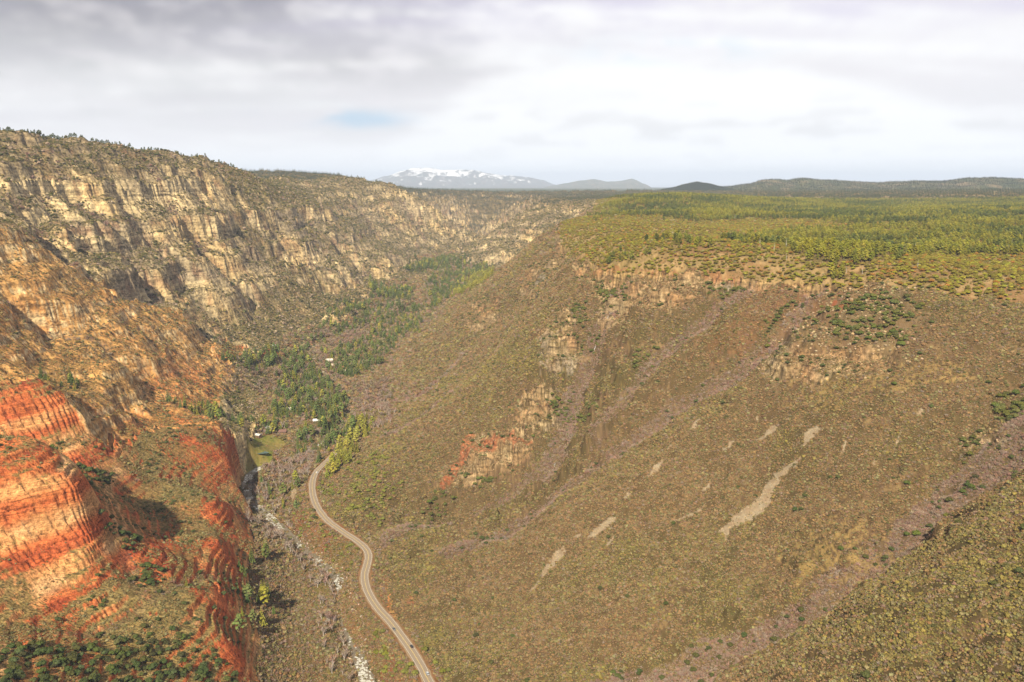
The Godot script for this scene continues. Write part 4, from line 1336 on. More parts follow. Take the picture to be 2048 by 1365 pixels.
# ------------------------------------------------------------------ sky and far land
func cloud_sky() -> PanoramaSkyMaterial:
	var w := 1280
	var h := 640
	var wide := fbm(FastNoiseLite.TYPE_SIMPLEX_SMOOTH, 1.0, 4, 31)
	var wisp := fbm(FastNoiseLite.TYPE_SIMPLEX_SMOOTH, 1.0, 5, 32)
	var rows := []
	rows.resize(h)
	var job := func(j: int) -> void:
		var line := PackedFloat32Array()
		line.resize(w * 3)
		var el := (0.5 - (j + 0.5) / h) * PI
		if el < -0.03:
			line.fill(0.35)
			rows[j] = line
			return
		var up := maxf(el, 0.0)
		var far := 1.0 / (tan(minf(up, 1.5)) + 0.14)
		for i in w:
			var az := wrapf((i + 0.5) / w * TAU, -PI, PI)
			var x := sin(az) * far
			var z := cos(az) * far
			var n := wide.get_noise_2d(x * 0.55 + 4.0, z * 0.55)
			var q := wisp.get_noise_2d(x * 0.9 - az * 2.0, z * 2.6)
			var fine := wisp.get_noise_3d(sin(az) * 9.0, up * 26.0, cos(az) * 9.0)
			fine += 0.5 * wisp.get_noise_3d(sin(az) * 24.0, up * 60.0, cos(az) * 24.0)
			# a deck of grey stratus over the left, thinning to white on the right
			var deck := smooth(0.24, -0.55, az + fine * 0.14 + n * 0.25) if az > -1.6 else smooth(-0.5, 0.5, n + 0.1)
			if az > 1.3: deck = smooth(-0.3, 0.6, n - 0.1)
			deck *= smooth(0.03, 0.24, up + fine * 0.015 + q * 0.02)
			var c := Color(0.60, 0.585, 0.60)
			c = c.lerp(Color(0.70, 0.70, 0.70), clampf(0.35 + q * 1.2 + n * 0.5, 0.0, 1.0))
			c = c.lerp(Color(0.50, 0.475, 0.57), 0.95 * clampf(smooth(0.12, 0.24, up) * (0.45 - q * 1.6 - fine), 0.0, 1.0))
			# the big bright lens of cloud low down ahead
			var crest := 0.142 - 0.55 * (az - 0.14) * (az - 0.14) - 0.42 * maxf(0.0, -0.02 - az) + fine * 0.014
			var lens := smooth(crest + 0.022, crest - 0.008, up) * smooth(-0.85, -0.1, az + up)
			c = c.lerp(Color(0.72, 0.72, 0.72), lens * 0.95)
			# soft grey streaks under it
			c = c.lerp(Color(0.585, 0.58, 0.585), 0.8 * smooth(0.06, 0.3, wisp.get_noise_2d(az * 5.0 + up * 14.0, up * 46.0 - az * 3.0)) * smooth(0.13, 0.06, up))
			c = c.lerp(Color(0.155, 0.15, 0.158).lerp(Color(0.47, 0.44, 0.445), clampf(0.28 + fine * 1.0 + q * 0.5, 0.0, 1.0)), deck)
			c = c.lerp(Color(0.62, 0.58, 0.56), 0.75 * smooth(0.0, -0.5, az) * smooth(0.085, 0.02, up) * smooth(-1.7, -1.2, az))
			c = c.lerp(Color(0.88, 0.88, 0.88), 0.9 * smooth(0.07, 0.0, up))
			# gaps of blue
			for g in [[-0.19, 0.081, 0.055, 0.008, 0.75], [-0.24, 0.088, 0.05, 0.006, 0.4], [0.19, 0.158, 0.10, 0.014, 0.3], [-1.5, 0.3, 0.3, 0.05, 0.5], [1.7, 0.35, 0.4, 0.05, 0.5], [2.8, 0.4, 0.4, 0.06, 0.5]]:
				var e: float = ((az - g[0]) / g[2]) ** 2 + ((up - g[1] + fine * 0.006) / g[3]) ** 2
				if e < 6.0: c = c.lerp(Color(0.30, 0.44, 0.56), g[4] * clampf(exp(-e) * 1.5 * smooth(-0.3, 0.25, fine), 0.0, 1.0))
			line[i * 3] = c.r * 0.74
			line[i * 3 + 1] = c.g * 0.74
			line[i * 3 + 2] = c.b * 0.74
		rows[j] = line
	WorkerThreadPool.wait_for_group_task_completion(WorkerThreadPool.add_group_task(job, h))
	var all := PackedFloat32Array()
	for line in rows: all.append_array(line)
	var m := PanoramaSkyMaterial.new()
	m.panorama = ImageTexture.create_from_image(Image.create_from_data(w, h, false, Image.FORMAT_RGBF, all.to_byte_array()))
	return m

func far_plateau() -> void:
	var cols := 320
	var rows_ := 130
	var pos := PackedVector3Array()
	var col := PackedColorArray()
	var idx := PackedInt32Array()
	for j in rows_:
		var d := exp(lerpf(log(6900.0), log(60000.0), float(j) / (rows_ - 1)))
		for i in cols:
			var a := lerpf(-0.9, 0.9, float(i) / (cols - 1))
			var x := sin(a) * d
			var z := -cos(a) * d
			var n := n_big.get_noise_2d(x * 0.12, z * 0.12)
			var y := 362.0 + n * 10.0 + n_big.get_noise_2d(x * 0.6, z * 0.6) * 4.0
			if j == 0: y -= 60.0
			if a < -0.1: y += 40.0 * smooth(-0.1, -0.35, a) * smooth(6500.0, 9000.0, d)
			pos.append(Vector3(x, y, z))
			var k := n_big.get_noise_2d(x * 0.9, z * 0.9) + 0.7 * n_mid.get_noise_2d(x * 0.7, z * 0.7)
			col.append(mixed(tone(78, 86, 50), tone(104, 100, 62), 0.35 + k))
			if i < cols - 1 and j < rows_ - 1:
				var q := j * cols + i
				idx.append_array([q, q + cols, q + 1, q + 1, q + cols, q + cols + 1])
	tag(piece("far_plateau", array_mesh(pos, idx, col, up_normals(pos, cols, rows_)), self, mats.land_far), "level dark wooded plateau running to the foot of the mountains", "terrain", "", "structure")

func up_normals(pos: PackedVector3Array, cols: int, rows_: int) -> PackedVector3Array:
	var out := PackedVector3Array()
	for j in rows_:
		for i in cols:
			var dx := pos[j * cols + mini(i + 1, cols - 1)] - pos[j * cols + maxi(i - 1, 0)]
			var dz := pos[mini(j + 1, rows_ - 1) * cols + i] - pos[maxi(j - 1, 0) * cols + i]
			var n := dx.cross(dz).normalized()
			out.append(n if n.y > 0.0 else -n)
	return out

func range_of_hills(called: String, label: String, crest: Array, dist: float, depth: float, rough: float, snow: bool, woods: bool) -> void:
	# crest: pixels of the skyline; the foot spreads out before and behind it
	var cols := 420 if snow else 300
	var rows_ := 60
	var first: float = crest[0]
	var last: float = crest[crest.size() - 2]
	var pos := PackedVector3Array()
	var col := PackedColorArray()
	var idx := PackedInt32Array()
	var ridge := fbm(FastNoiseLite.TYPE_SIMPLEX_SMOOTH, depth * 0.55, 5, 61)
	ridge.fractal_type = FastNoiseLite.FRACTAL_RIDGED
	for j in rows_:
		var t := float(j) / (rows_ - 1) * 2.0 - 1.0
		for i in cols:
			var u := lerpf(first, last, float(i) / (cols - 1))
			var v := 0.0
			for k in range(0, crest.size() - 2, 2):
				if u >= crest[k] and u <= crest[k + 2]: v = lerpf(crest[k + 1], crest[k + 3], smooth(0.0, 1.0, (u - crest[k]) / (crest[k + 2] - crest[k])) * 0.5 + 0.5 * (u - crest[k]) / (crest[k + 2] - crest[k]))
			var top := at(u, v, dist)
			var out := Vector2(top.x, top.z).normalized()
			var p := Vector3(top.x + out.x * depth * t, 0, top.z + out.y * depth * t)
			var g := ridge.get_noise_2d(p.x, p.z)
			var shape := pow(maxf(0.0, 1.0 - absf(t)), 1.25 if snow else 0.9)
			var rise := top.y - 355.0
			p.y = 350.0 + rise * shape * (1.0 + rough * (g - 0.4) * (1.0 - shape) * 1.6) + (g - 0.4) * rise * rough * 0.25 * shape
			pos.append(p)
			var wide := 0.6 if snow else 1.0
			var n := n_big.get_noise_2d(p.x * 0.35 * wide, p.z * 0.2 * wide)
			var m := n_mid.get_noise_2d(p.x * 0.2 * wide, p.z * 0.1 * wide)
			if snow:
				var s := 0.85 * smooth(0.30, 0.5, (p.y - 350.0) / 1450.0 + n * 0.4 + m * 0.4 - g * 0.25)
				col.append(mixed(mixed(tone(84, 86, 56), tone(120, 106, 84), 0.5 + m), Color(0.8, 0.8, 0.8), s))
			else:
				var clear := smooth(0.15, 0.45, n_mid.get_noise_2d(p.x * 0.22, p.z * 0.22) + n * 0.6)
				col.append(mixed(mixed(tone(80, 86, 50), tone(104, 100, 62), 0.5 + m), tone(150, 130, 100), clear * 0.7))
			if woods and absf(t) < 0.95 and t < 0.1 and rng.randf() < 0.9:
				for q in 2:
					sow("conifer_%d" % (rng.randi() % 3), upright(p + Vector3(rng.randf_range(-12, 12), -2, rng.randf_range(-20, 20)), rng.randf_range(10.0, 20.0), 0.9), vary(tone(74, 82, 54, 0.7), 0.25))
			if i < cols - 1 and j < rows_ - 1:
				var q := j * cols + i
				idx.append_array([q, q + cols, q + 1, q + 1, q + cols, q + cols + 1])
	tag(piece(called, array_mesh(pos, idx, col, up_normals(pos, cols, rows_)), self, mats.land_far), label, "mountain" if not woods else "hill", "", "structure")

func far_land() -> void:
	far_plateau()
	range_of_hills("snowy_mountain", "broad snow streaked mountain with its summit in cloud", [700, 378, 745, 359, 775, 350, 802, 340, 832, 335, 862, 333, 900, 336, 930, 339, 960, 343, 985, 345, 1020, 351, 1060, 354, 1085, 360, 1110, 369, 1140, 379], 42000.0, 8000.0, 0.55, true, false)
	range_of_hills("blue_mountain", "lower blue grey mountain with two gentle peaks", [1070, 379, 1110, 370, 1130, 366, 1160, 361, 1190, 358, 1216, 363, 1240, 362, 1264, 357, 1290, 368, 1312, 379], 30000.0, 3600.0, 0.4, false, false)
	range_of_hills("cone_hill", "small dark wooded cone hill on the skyline", [1325, 379, 1345, 376, 1370, 369, 1394, 364, 1420, 368, 1440, 373, 1465, 379], 8000.0, 500.0, 0.15, false, true)
	range_of_hills("wooded_hills", "long dark wooded ridge with bare clearings on the skyline", [1420, 380, 1450, 373, 1500, 366, 1528, 358, 1545, 357, 1575, 359, 1605, 354, 1640, 358, 1700, 361, 1750, 364, 1800, 362, 1880, 360, 1940, 355, 1985, 353, 2048, 357, 2120, 360, 2250, 358, 2400, 366], 8600.0, 1300.0, 0.25, false, true)

# ------------------------------------------------------------------ road, creek
func ribbon(line: PackedVector3Array, left: float, right: float, lift: float, rough := 0.0) -> ArrayMesh:
	var pos := PackedVector3Array()
	var nrm := PackedVector3Array()
	var idx := PackedInt32Array()
	for k in line.size():
		var d := line[mini(k + 1, line.size() - 1)] - line[maxi(k - 1, 0)]
		var side := Vector3(-d.z, 0, d.x).normalized()
		var w := rough * n_mid.get_noise_2d(line[k].x * 3.0, line[k].z * 3.0)
		var w2 := rough * n_mid.get_noise_2d(line[k].x * 3.0 + 500.0, line[k].z * 3.0)
		pos.append(line[k] + side * (left - w) + Vector3(0, lift, 0))
		pos.append(line[k] + side * (right + w2) + Vector3(0, lift, 0))
		nrm.append_array([Vector3.UP, Vector3.UP])
		if k:
			var q := k * 2
			idx.append_array([q - 2, q, q - 1, q - 1, q, q + 1])
	return array_mesh(pos, idx, PackedColorArray(), nrm)

func dashes(line: PackedVector3Array, offset: float, width: float, lift: float) -> ArrayMesh:
	return ribbon(line, offset - width * 0.5, offset + width * 0.5, lift)

func build_ways() -> void:
	var fine := curve(road, 3.0)
	var o := piece("road_shoulder", ribbon(fine, -5.0, 4.8, 0.0, 1.2), self, mats.gravel)
	tag(o, "pale gravel shoulder along both edges of the canyon road", "shoulder", "", "structure")
	o = piece("road", ribbon(fine, -3.8, 3.8, 0.06), self, mats.asphalt)
	tag(o, "two lane grey asphalt road winding along the canyon", "road", "", "structure")
	for e in [-3.4, 3.4]:
		piece("edge_line", dashes(fine, e, 0.13, 0.10), o, mats.white_line)
	for e in [-0.22, 0.22]:
		piece("centre_line", dashes(fine, e, 0.12, 0.10), o, mats.yellow_line)
	o = piece("creek", ribbon(creek, -5.8, 5.8, 0.1, 3.0), self, mats.water)
	tag(o, "shallow creek running down the canyon floor", "creek", "", "structure")
	# white water and boulders in the stream
	var foam := Faces.new()
	var r := RandomNumberGenerator.new()
	r.seed = 5
	for k in creek.size() - 1:
		var d := Vector2(creek[k].x, creek[k].z).length()
		if d > 1900.0: break
		var rapid := n_mid.get_noise_2d(creek[k].x * 1.4, creek[k].z * 1.4 + 60.0)
		if rapid < (-0.3 if d < 1030.0 else 0.25): continue
		var dir := (creek[k + 1] - creek[k])
		var side := Vector3(-dir.z, 0, dir.x).normalized()
		for q in int(8 + rapid * 40.0):
			var c := creek[k] + dir * r.randf() + side * r.randf_range(-5.0, 5.0) + Vector3(0, 0.1, 0)
			lump(foam, c, Vector3(r.randf_range(0.5, 1.8), 0.12, r.randf_range(0.5, 1.8)), 0, 0.4, Color(0.4, 0.39, 0.33), 0.12, r)
	tag(piece("white_water", foam.mesh(), self, mats.leaf), "broken white water of the creek rapids", "rapids", "", "stuff")
	for k in creek.size() - 1:
		var d := Vector2(creek[k].x, creek[k].z).length()
		if d > 1020.0: break
		var dir := (creek[k + 1] - creek[k])
		var side := Vector3(-dir.z, 0, dir.x).normalized()
		for q in 9:
			var c := creek[k] + dir * rng.randf() + side * rng.randf_range(4.0, 11.0) * (1.0 if rng.randf() < 0.5 else -1.0)
			c.y = height(c.x, c.z) - 0.2
			sow("stone_%d" % (q % 2), upright(c, rng.randf_range(0.6, 2.2)), vary(tone(176, 156, 134, 0.7), 0.25))
	# falls on the bed of the ravine
	for f in [[0.8, 1.0, 0.6], [1.8, 2.15, 0.9], [4.4, 4.6, 0.5], [5.5, 5.7, 0.5]]:
		var fall := Faces.new()
		var last := Vector3.ZERO
		for k in 13:
			var t: float = lerpf(f[0], f[1], k / 12.0)
			var a := ravine_bed[int(t)].lerp(ravine_bed[int(t) + 1], t - int(t))
			a.x += r.randf_range(-0.5, 0.5)
			a.y = height(a.x, a.z) + 0.35
			var side := Vector3(f[2] * 0.5 * (0.5 + 0.9 * r.randf()), 0, 0.2)
			if k:
				fall.quad(last - side, a - side, a + side, last + side, Color(0.32, 0.33, 0.34))
				fall.quad(last - side * 0.5 + Vector3(0, 0.3, 0), a - side * 0.5 + Vector3(0, 0.3, 0), a + Vector3(0, 0.3, 0), last + Vector3(0, 0.3, 0), Color(0.4, 0.41, 0.41))
			last = a
		tag(piece("waterfall", fall.mesh(), self, mats.leaf), ["thin waterfall dropping over the upper cliff band", "white waterfall beside a columnar rock face", "thin cascade between dark bushes in the ravine", "lowest cascade in the rocky ravine"][taken["waterfall"]], "waterfall", "", "structure")
	var pc := ground(523, 907)
	var pond := PackedVector3Array()
	var pidx := PackedInt32Array()
	pond.append(Vector3.ZERO)
	for k in 28:
		var a := TAU * k / 28.0
		pond.append(Vector3(cos(a) * 10.0, 0, sin(a) * 6.5) * (1.0 + 0.12 * sin(a * 3.0 + 1.0)))
		pidx.append_array([0, 1 + k, 1 + (k + 1) % 28])
	var pn := PackedVector3Array()
	pn.resize(29)
	pn.fill(Vector3.UP)
	o = piece("pond", array_mesh(pond, pidx, PackedColorArray(), pn), self, mats.pond)
	o.position = pc + Vector3(0, 1.0, 0)
	tag(o, "small teal pond at the foot of the meadow", "pond", "", "structure")

# ------------------------------------------------------------------ cabins, cars, dead trees
func block(lo: Vector3, hi: Vector3) -> ArrayMesh:
	var f := Faces.new()
	f.box(lo, hi)
	return f.mesh()

func house(u: float, v: float, long: float, wide: float, tall: float, turn: float, wall: Color, roof: Color, label: String, chimney := false) -> void:
	var g := ground(u, v)
	var o := base("cabin", g + Vector3(0, -0.3, 0), turn)
	tag(o, label, "house", "buildings on the canyon floor")
	var hx := long * 0.5
	var hz := wide * 0.5
	var peak := tall + wide * 0.28
	var w := Faces.new()
	w.box(Vector3(-hx, -2.0, -hz), Vector3(hx, tall, hz))
	for s in [-1.0, 1.0]:
		w.tri(Vector3(hx * s, tall, -hz), Vector3(hx * s, peak, 0), Vector3(hx * s, tall, hz), Color.WHITE)
	piece("wall", w.mesh(), o, flat(wall, 0.9))
	var rf := Faces.new()
	for s in [-1.0, 1.0]:
		var e := Vector3(0, tall - 0.28, (hz + 0.5) * s)
		var t := Vector3(0, peak + 0.08, 0)
		var ox := Vector3(hx + 0.6, 0, 0)
		var th := Vector3(0, 0.18, 0)
		rf.quad(e - ox, t - ox, t + ox, e + ox, Color.WHITE)
		rf.quad(e - ox + th, t - ox + th, t + ox + th, e + ox + th, Color.WHITE)
		rf.quad(e - ox, e + ox, e + ox + th, e - ox + th, Color.WHITE)
		for q in [-1.0, 1.0]: rf.quad(e + ox * q, t + ox * q, t + ox * q + th, e + ox * q + th, Color.WHITE)
	var roof_o := piece("roof", rf.mesh(), o, flat(roof, 0.7))
	if chimney: piece("chimney", block(Vector3(hx * 0.4, peak - 0.8, 0.3), Vector3(hx * 0.4 + 0.8, peak + 1.1, 1.1)), roof_o, flat(tone(120, 84, 70), 0.9))
	var door := piece("door", block(Vector3(-0.5, 0.3, hz), Vector3(0.5, 2.3, hz + 0.06)), o, flat(tone(90, 60, 44), 0.6))
	piece("handle", block(Vector3(0.3, 1.2, hz + 0.06), Vector3(0.4, 1.3, hz + 0.12)), door, mats.metal)
	for n in int(long / 3.2):
		var x := -hx + 1.6 + n * 3.2
		if absf(x) < 1.3: continue
		for s in [-1.0, 1.0]:
			var win := piece("window", block(Vector3(x - 0.6, 1.0, hz * s - 0.05), Vector3(x + 0.6, 2.1, hz * s + 0.05)), o, flat(tone(220, 214, 200), 0.6))
			piece("pane", block(Vector3(x - 0.5, 1.1, hz * s - 0.07), Vector3(x + 0.5, 2.0, hz * s + 0.07)), win, mats.glass)

func settle() -> void:
	var brown := tone(122, 92, 70)
	var white := tone(236, 230, 216)
	var tin := tone(206, 206, 200)
	house(510, 872, 22, 6.5, 2.8, -0.45, brown, tin, "long low shed with pale tin roof at the meadow edge")
	house(540, 859, 13, 8, 3, -0.3, tone(150, 140, 130), tone(176, 178, 180), "grey roofed cabin behind the meadow sheds")
	house(534, 866, 10, 7, 3, -0.35, tone(110, 80, 62), tone(112, 96, 88), "dark brown roofed cabin next to the long shed")
	house(565, 866, 12, 9, 3.4, 0.15, tone(104, 72, 56), tone(126, 92, 78), "two part brown lodge at the meadow corner", true)
	house(633, 844, 11, 8, 3.2, 0.2, tone(170, 160, 148), tone(226, 224, 216), "pale roofed cabin among dark conifers")
	house(640, 814, 9, 7, 3, 0.4, tone(120, 84, 64), tone(184, 72, 54), "small red roofed cabin beside the conifer grove")
	house(606, 841, 8, 6, 2.8, -0.2, brown, tone(128, 100, 84), "little brown cabin in the clearing below the grove")
	house(577, 820, 9, 6, 2.8, 0.3, white, tone(218, 206, 178), "small cream cabin by the yellow clearing")
	house(658, 724, 15, 10, 4.5, 0.3, white, tone(224, 214, 196), "large white house in the upper grove", true)
	house(669, 733, 12, 9, 4, 0.25, white, tone(214, 196, 170), "white house next to the large white house")
	house(682, 738, 13, 10, 4, -0.2, tone(200, 170, 140), tone(170, 92, 70), "rust roofed house between the white houses")
	house(690, 746, 13, 10, 4, 0.1, white, tone(232, 214, 190), "cream roofed house at the end of the white houses")
	house(615, 699, 12, 8, 3.2, 0.1, tone(108, 78, 70), tone(112, 84, 84), "dark maroon roofed house by the valley fork")
	house(803, 652, 12, 9, 3.4, 0.2, tone(190, 140, 120), tone(204, 150, 132), "pink roofed house in the upper valley woods")
	house(545, 694, 12, 8, 3.2, 0.4, tone(150, 140, 120), tone(170, 172, 164), "grey roofed house under the red outcrop")

func car_on_road(u: float, v: float, along: float, paint_: Color, label: String) -> void:
	var spot := level(u, v, 24.0)
	var best := 0
	for k in road.size():
		if Vector2(road[k].x - spot.x, road[k].z - spot.z).length() < Vector2(road[best].x - spot.x, road[best].z - spot.z).length(): best = k
	best = clampi(best, 1, road.size() - 2)
	var dir := (road[best + 1] - road[best - 1]).normalized()
	var side := Vector3(-dir.z, 0, dir.x)
	var o := base("car", road[best] + side * 1.9 * along + Vector3(0, 0.08, 0), atan2(dir.x, dir.z) + (0.0 if along > 0.0 else PI))
	tag(o, label, "car", "cars on the canyon road")
	var shell := [[-2.3, 0.42], [-2.32, 0.85], [-2.1, 0.98], [-0.9, 1.02], [0.95, 1.02], [2.05, 0.86], [2.28, 0.62], [2.25, 0.38]]
	piece("body", loft(shell, 0.92, 0.86), o, flat(paint_, 0.3))
	var cabin := piece("cabin", loft([[-1.95, 1.0], [-1.55, 1.5], [0.15, 1.54], [1.05, 1.0]], 0.84, 0.66), o, mats.glass)
	piece("roof", block(Vector3(-0.64, 1.52, -1.5), Vector3(0.64, 1.58, 0.15)), cabin, flat(paint_, 0.3))
	for x in [-0.86, 0.86]:
		for z in [-1.4, 1.4]:
			var c := CylinderMesh.new()
			c.top_radius = 0.34
			c.bottom_radius = 0.34
			c.height = 0.24
			c.radial_segments = 14
			var wheel := piece("wheel", c, o, mats.rubber)
			wheel.position = Vector3(x, 0.34, z)
			wheel.rotation.z = PI / 2
			var h := CylinderMesh.new()
			h.top_radius = 0.2
			h.bottom_radius = 0.2
			h.height = 0.27
			h.radial_segments = 12
			piece("rim", h, wheel, mats.metal)
	for x in [-0.62, 0.62]:
		piece("headlight", block(Vector3(x - 0.18, 0.62, 2.18), Vector3(x + 0.18, 0.76, 2.3)), o, mats.white_line)
		piece("tail_light", block(Vector3(x - 0.18, 0.72, -2.34), Vector3(x + 0.18, 0.88, -2.26)), o, flat(tone(170, 30, 30), 0.4))

func loft(side: Array, low: float, high: float) -> ArrayMesh:
	# a side view, drawn out across the car and drawn in towards the top
	var f := Faces.new()
	var ys := []
	for p in side: ys.append(p[1])
	var y0: float = ys.min()
	var y1: float = ys.max()
	var n := side.size()
	var l := []
	var r := []
	for p in side:
		var x := lerpf(low, high, (p[1] - y0) / (y1 - y0))
		l.append(Vector3(-x, p[1], p[0]))
		r.append(Vector3(x, p[1], p[0]))
	for k in n:
		f.quad(l[k], l[(k + 1) % n], r[(k + 1) % n], r[k], Color.WHITE)
		if k > 0 and k < n - 1:
			f.tri(l[0], l[k + 1], l[k], Color.WHITE)
			f.tri(r[0], r[k], r[k + 1], Color.WHITE)
	return f.mesh()

func dead_trees() -> void:
	for s in [[1753, 469, 15], [1768, 471, 10], [1816, 510, 18], [1829, 512, 17], [1548, 505, 13], [1572, 498, 15], [1520, 490, 12], [1848, 470, 11], [1908, 490, 11], [2023, 500, 16], [2017, 505, 12], [2015, 440, 20], [1836, 536, 10], [1573, 520, 10], [1613, 515, 10], [1725, 548, 10], [1693, 546, 8], [1470, 440, 16], [1748, 405, 20], [1725, 405, 16], [1800, 412, 14], [1855, 440, 16], [1912, 416, 14], [1770, 425, 12], [1345, 470, 9], [1244, 415, 16], [1590, 490, 12]]:
		var g := ground(s[0], s[1])
		var o := base("dead_tree", g, rng.randf() * TAU)
		o.scale = Vector3.ONE * s[2] * 0.95
		piece("trunk", snag(200 + s[0] % 4), o, mats.leaf)
		tag(o, "bleached dead tree trunk standing on the mesa top", "tree", "dead trees on the mesa")
	for s in [[601, 935, 12], [534, 990, 14], [597, 918, 14], [515, 985, 11]]:
		var o := base("dead_tree", ground(s[0], s[1]), rng.randf() * TAU)
		o.scale = Vector3.ONE * s[2]
		piece("trunk", snag(204), o, mats.leaf)
		tag(o, "bleached bare trunk rising from the brush by the creek", "tree", "bare trunks by the creek")

func furnish() -> void:
	car_on_road(627, 956, 1.0, tone(240, 240, 238, 0.8), "white car heading up the road below tall conifers")
	car_on_road(793, 1259, -1.0, tone(110, 112, 116), "dark grey car on the straight above the black car")
	car_on_road(819, 1296, 1.0, tone(30, 30, 34), "black car on the lower straight of the road")
	car_on_road(846, 1339, 1.0, tone(190, 196, 200, 0.7), "silver car following the black car")
	settle()
	dead_trees()

func beds(seed_: int, low: float, tight: float) -> ImageTexture:
	# sandstone: level beds of uneven thickness, blotches and a little upright jointing
	var n := 256
	var a := fbm(FastNoiseLite.TYPE_SIMPLEX_SMOOTH, 26.0, 4, seed_)
	var b := fbm(FastNoiseLite.TYPE_SIMPLEX_SMOOTH, 30.0, 5, seed_ + 1)
	var rows := []
	rows.resize(n)
	var job := func(y: int) -> void:
		var line := PackedByteArray()
		for x in n:
			var s := 0.0
			var total := 0.0
			# four shifted copies faded into each other, so that the edges meet
			for q in 4:
				var ox := x + (n if q & 1 else 0)
				var oy := y + (n if q & 2 else 0)
				var w := (float(n - x) if ox == x else float(x)) * (float(n - y) if oy == y else float(y)) + 0.01
				w = w * w
				var wave := b.get_noise_2d(ox * 0.6, oy * 0.6)
				s += w * (a.get_noise_2d(ox * 0.10, (oy + wave * 14.0) * 1.7 * tight) * 0.9 + b.get_noise_2d(ox, oy) * 0.55 + b.get_noise_2d(ox * 2.4, oy * 0.5 + 900.0) * 0.3 + b.get_noise_2d(ox * 4.0 + 300.0, oy * 4.0) * 0.35)
				total += w
			s /= total
			var v := clampf(lerpf(low, 1.0, 0.62 + s * 1.25), low * 0.7, 1.0)
			line.append_array([int(v * 255.0), int(v * (0.985 + 0.015 * v) * 255.0), int(v * (0.95 + 0.05 * v) * 255.0)])
		rows[y] = line
	WorkerThreadPool.wait_for_group_task_completion(WorkerThreadPool.add_group_task(job, n))
	var all := PackedByteArray()
	for line in rows: all.append_array(line)
	return ImageTexture.create_from_image(Image.create_from_data(n, n, false, Image.FORMAT_RGB8, all))

func make_materials() -> void:
	var g := NoiseTexture2D.new()
	g.width = 512
	g.height = 512
	g.seamless = true
	g.noise = fbm(FastNoiseLite.TYPE_SIMPLEX_SMOOTH, 22.0, 5, 11)
	var ramp := Gradient.new()
	ramp.set_color(0, Color(0.62, 0.62, 0.62))
	ramp.set_color(1, Color(1, 1, 1))
	g.color_ramp = ramp
	var bumps := NoiseTexture2D.new()
	bumps.width = 512
	bumps.height = 512
	bumps.seamless = true
	bumps.as_normal_map = true
	bumps.bump_strength = 9.0
	bumps.noise = fbm(FastNoiseLite.TYPE_SIMPLEX_SMOOTH, 30.0, 5, 12)
	mats.land = paint(1.0, g, bumps, 16.0)
	mats.land_far = paint(1.0)
	mats.wall_rock = paint(1.0, beds(71, 0.36, 1.0), bumps, 105.0)
	mats.crag = paint(1.0, beds(73, 0.4, 0.4), bumps, 30.0)
	mats.red_rock = paint(1.0, beds(72, 0.36, 1.4), bumps, 36.0)
	mats.leaf = paint(0.9)
	mats.gravel = flat(tone(156, 130, 96), 1.0)
	mats.asphalt = flat(tone(146, 130, 108, 0.66), 0.9)
	mats.white_line = flat(Color(0.6, 0.58, 0.53), 0.7)
	mats.yellow_line = flat(Color(0.62, 0.45, 0.12), 0.7)
	mats.water = flat(tone(146, 134, 112, 0.6), 0.2)
	mats.pond = flat(tone(92, 116, 108, 0.55), 0.15)
	mats.metal = flat(Color(0.5, 0.5, 0.5), 0.35, 0.8)
	mats.rubber = flat(Color(0.03, 0.03, 0.03), 0.9)
	mats.glass = flat(Color(0.03, 0.035, 0.04), 0.08)
	var rough := NoiseTexture2D.new()
	rough.width = 256
	rough.height = 256
	rough.seamless = true
	rough.as_normal_map = true
	rough.bump_strength = 14.0
	rough.noise = fbm(FastNoiseLite.TYPE_SIMPLEX_SMOOTH, 18.0, 4, 14)
	for w in [mats.water, mats.pond]:
		w.normal_enabled = true
		w.normal_texture = rough
		w.normal_scale = 0.8 if w == mats.water else 0.2
		w.uv1_triplanar = true
		w.uv1_world_triplanar = true
		w.uv1_scale = Vector3.ONE / 9.0

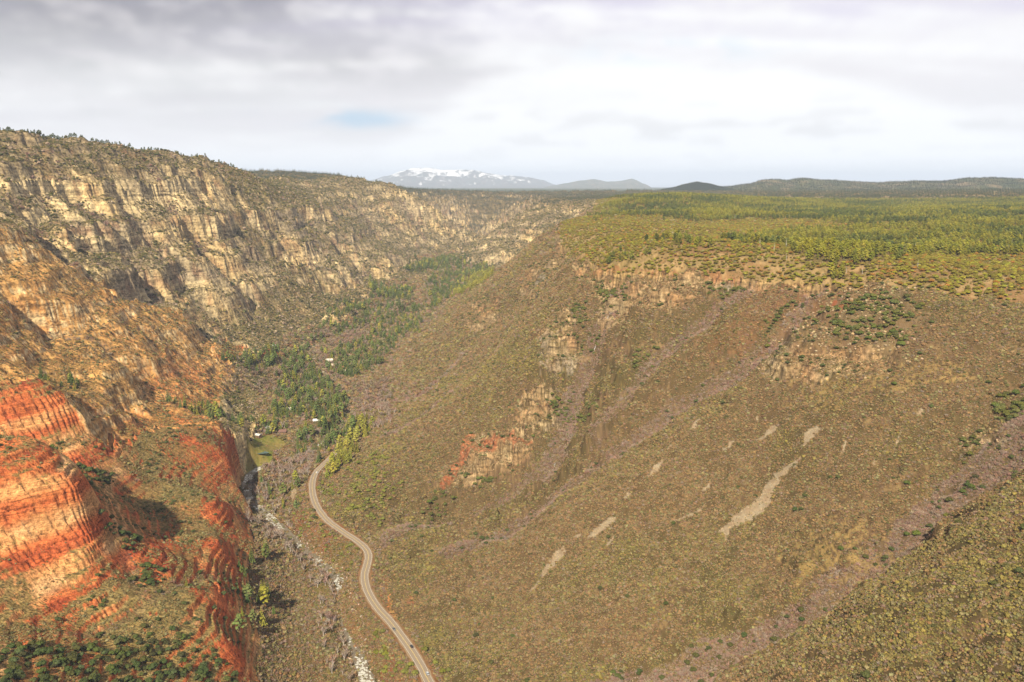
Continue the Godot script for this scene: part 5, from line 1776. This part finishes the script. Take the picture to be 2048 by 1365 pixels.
func _ready() -> void:
	var cam := Camera3D.new()
	cam.name = "camera"
	cam.fov = rad_to_deg(2.0 * atan(682.5 / FOCAL))
	cam.position = EYE
	cam.rotation.x = -PITCH
	cam.near = 5.0
	cam.far = 80000.0
	add_child(cam)
	cam.current = true
	var env := Environment.new()
	env.tonemap_mode = Environment.TONE_MAPPER_LINEAR
	env.tonemap_exposure = 2.1
	env.background_mode = Environment.BG_SKY
	env.sky = Sky.new()
	env.sky.sky_material = cloud_sky()
	env.fog_enabled = true
	env.fog_density = 0.000033
	env.fog_light_color = Color(0.83, 0.90, 1.0)
	env.sdfgi_enabled = true
	env.ssao_enabled = true
	env.ssil_enabled = true
	var we := WorldEnvironment.new()
	we.name = "surroundings"
	we.environment = env
	add_child(we)
	var sun := DirectionalLight3D.new()
	sun.name = "sun"
	sun.light_energy = 1.55
	sun.light_angular_distance = 1.0
	sun.light_color = Color(1.0, 0.95, 0.86)
	sun.rotation_degrees = Vector3(-39, -14, 0)
	sun.shadow_enabled = true
	add_child(sun)
	rng.seed = 7
	n_big = fbm(FastNoiseLite.TYPE_SIMPLEX_SMOOTH, 190.0, 3, 1)
	n_mid = fbm(FastNoiseLite.TYPE_SIMPLEX_SMOOTH, 46.0, 3, 2)
	n_fine = fbm(FastNoiseLite.TYPE_SIMPLEX_SMOOTH, 11.0, 3, 3)
	n_ridge = fbm(FastNoiseLite.TYPE_SIMPLEX_SMOOTH, 210.0, 3, 4)
	n_ridge.fractal_type = FastNoiseLite.FRACTAL_RIDGED
	n_cell = fbm(FastNoiseLite.TYPE_CELLULAR, 9.0, 1, 5)
	n_speck = fbm(FastNoiseLite.TYPE_SIMPLEX_SMOOTH, 4.5, 2, 6)
	n_cell.fractal_type = FastNoiseLite.FRACTAL_NONE
	make_materials()
	fit_land()
	place_cells()
	# creek and road follow what is seen of them on the canyon floor
	var cr := [780, 1440, 0.0, 752, 1400, 0.0, 735, 1365, 0.0, 722, 1330, 0.2, 712, 1300, 0.5, 703, 1270, 0.8, 695, 1240, 1.2, 690, 1212, 1.6, 686, 1185, 2, 680, 1165, 2.3, 668, 1150, 2.6, 650, 1132, 3, 632, 1117, 3.4, 615, 1103, 3.8, 598, 1090, 4.3, 580, 1074, 5, 560, 1055, 6, 538, 1034, 7, 515, 1012, 8, 498, 994, 9, 494, 972, 10.5, 500, 950, 12, 530, 932, 14, 575, 922, 16, 620, 903, 18, 660, 872, 21, 692, 845, 24, 706, 825, 26, 699, 797, 28, 690, 776, 30, 665, 756, 32, 640, 742, 34, 628, 722, 37, 624, 700, 40, 660, 680, 44, 720, 660, 50, 770, 632, 58, 830, 590, 76, 880, 555, 92, 930, 505, 122]
	var p := PackedVector3Array()
	for k in range(0, cr.size(), 3): p.append(level(cr[k], cr[k + 1], cr[k + 2]))
	creek = curve(p, 8.0)
	var ro := [900, 1430, 858, 1365, 846, 1340, 832, 1316, 819, 1296, 806, 1278, 792, 1259, 777, 1240, 760, 1222, 746, 1203, 736, 1185, 730, 1166, 729, 1148, 734, 1130, 737, 1112, 731, 1098, 716, 1084, 698, 1072, 680, 1060, 660, 1046, 645, 1030, 633, 1012, 626, 992, 624, 972, 627, 955, 634, 942, 646, 930, 660, 917, 672, 904]
	p = PackedVector3Array()
	for k in range(0, ro.size(), 2): p.append(level(ro[k], ro[k + 1], 20.0 + k * 0.25))
	road = curve(p, 6.0)
	shape_land()
	survey_land()
	build_land()
	find_landmarks()
	far_land()
	build_ways()
	furnish()
	spread_plants()
	plant()
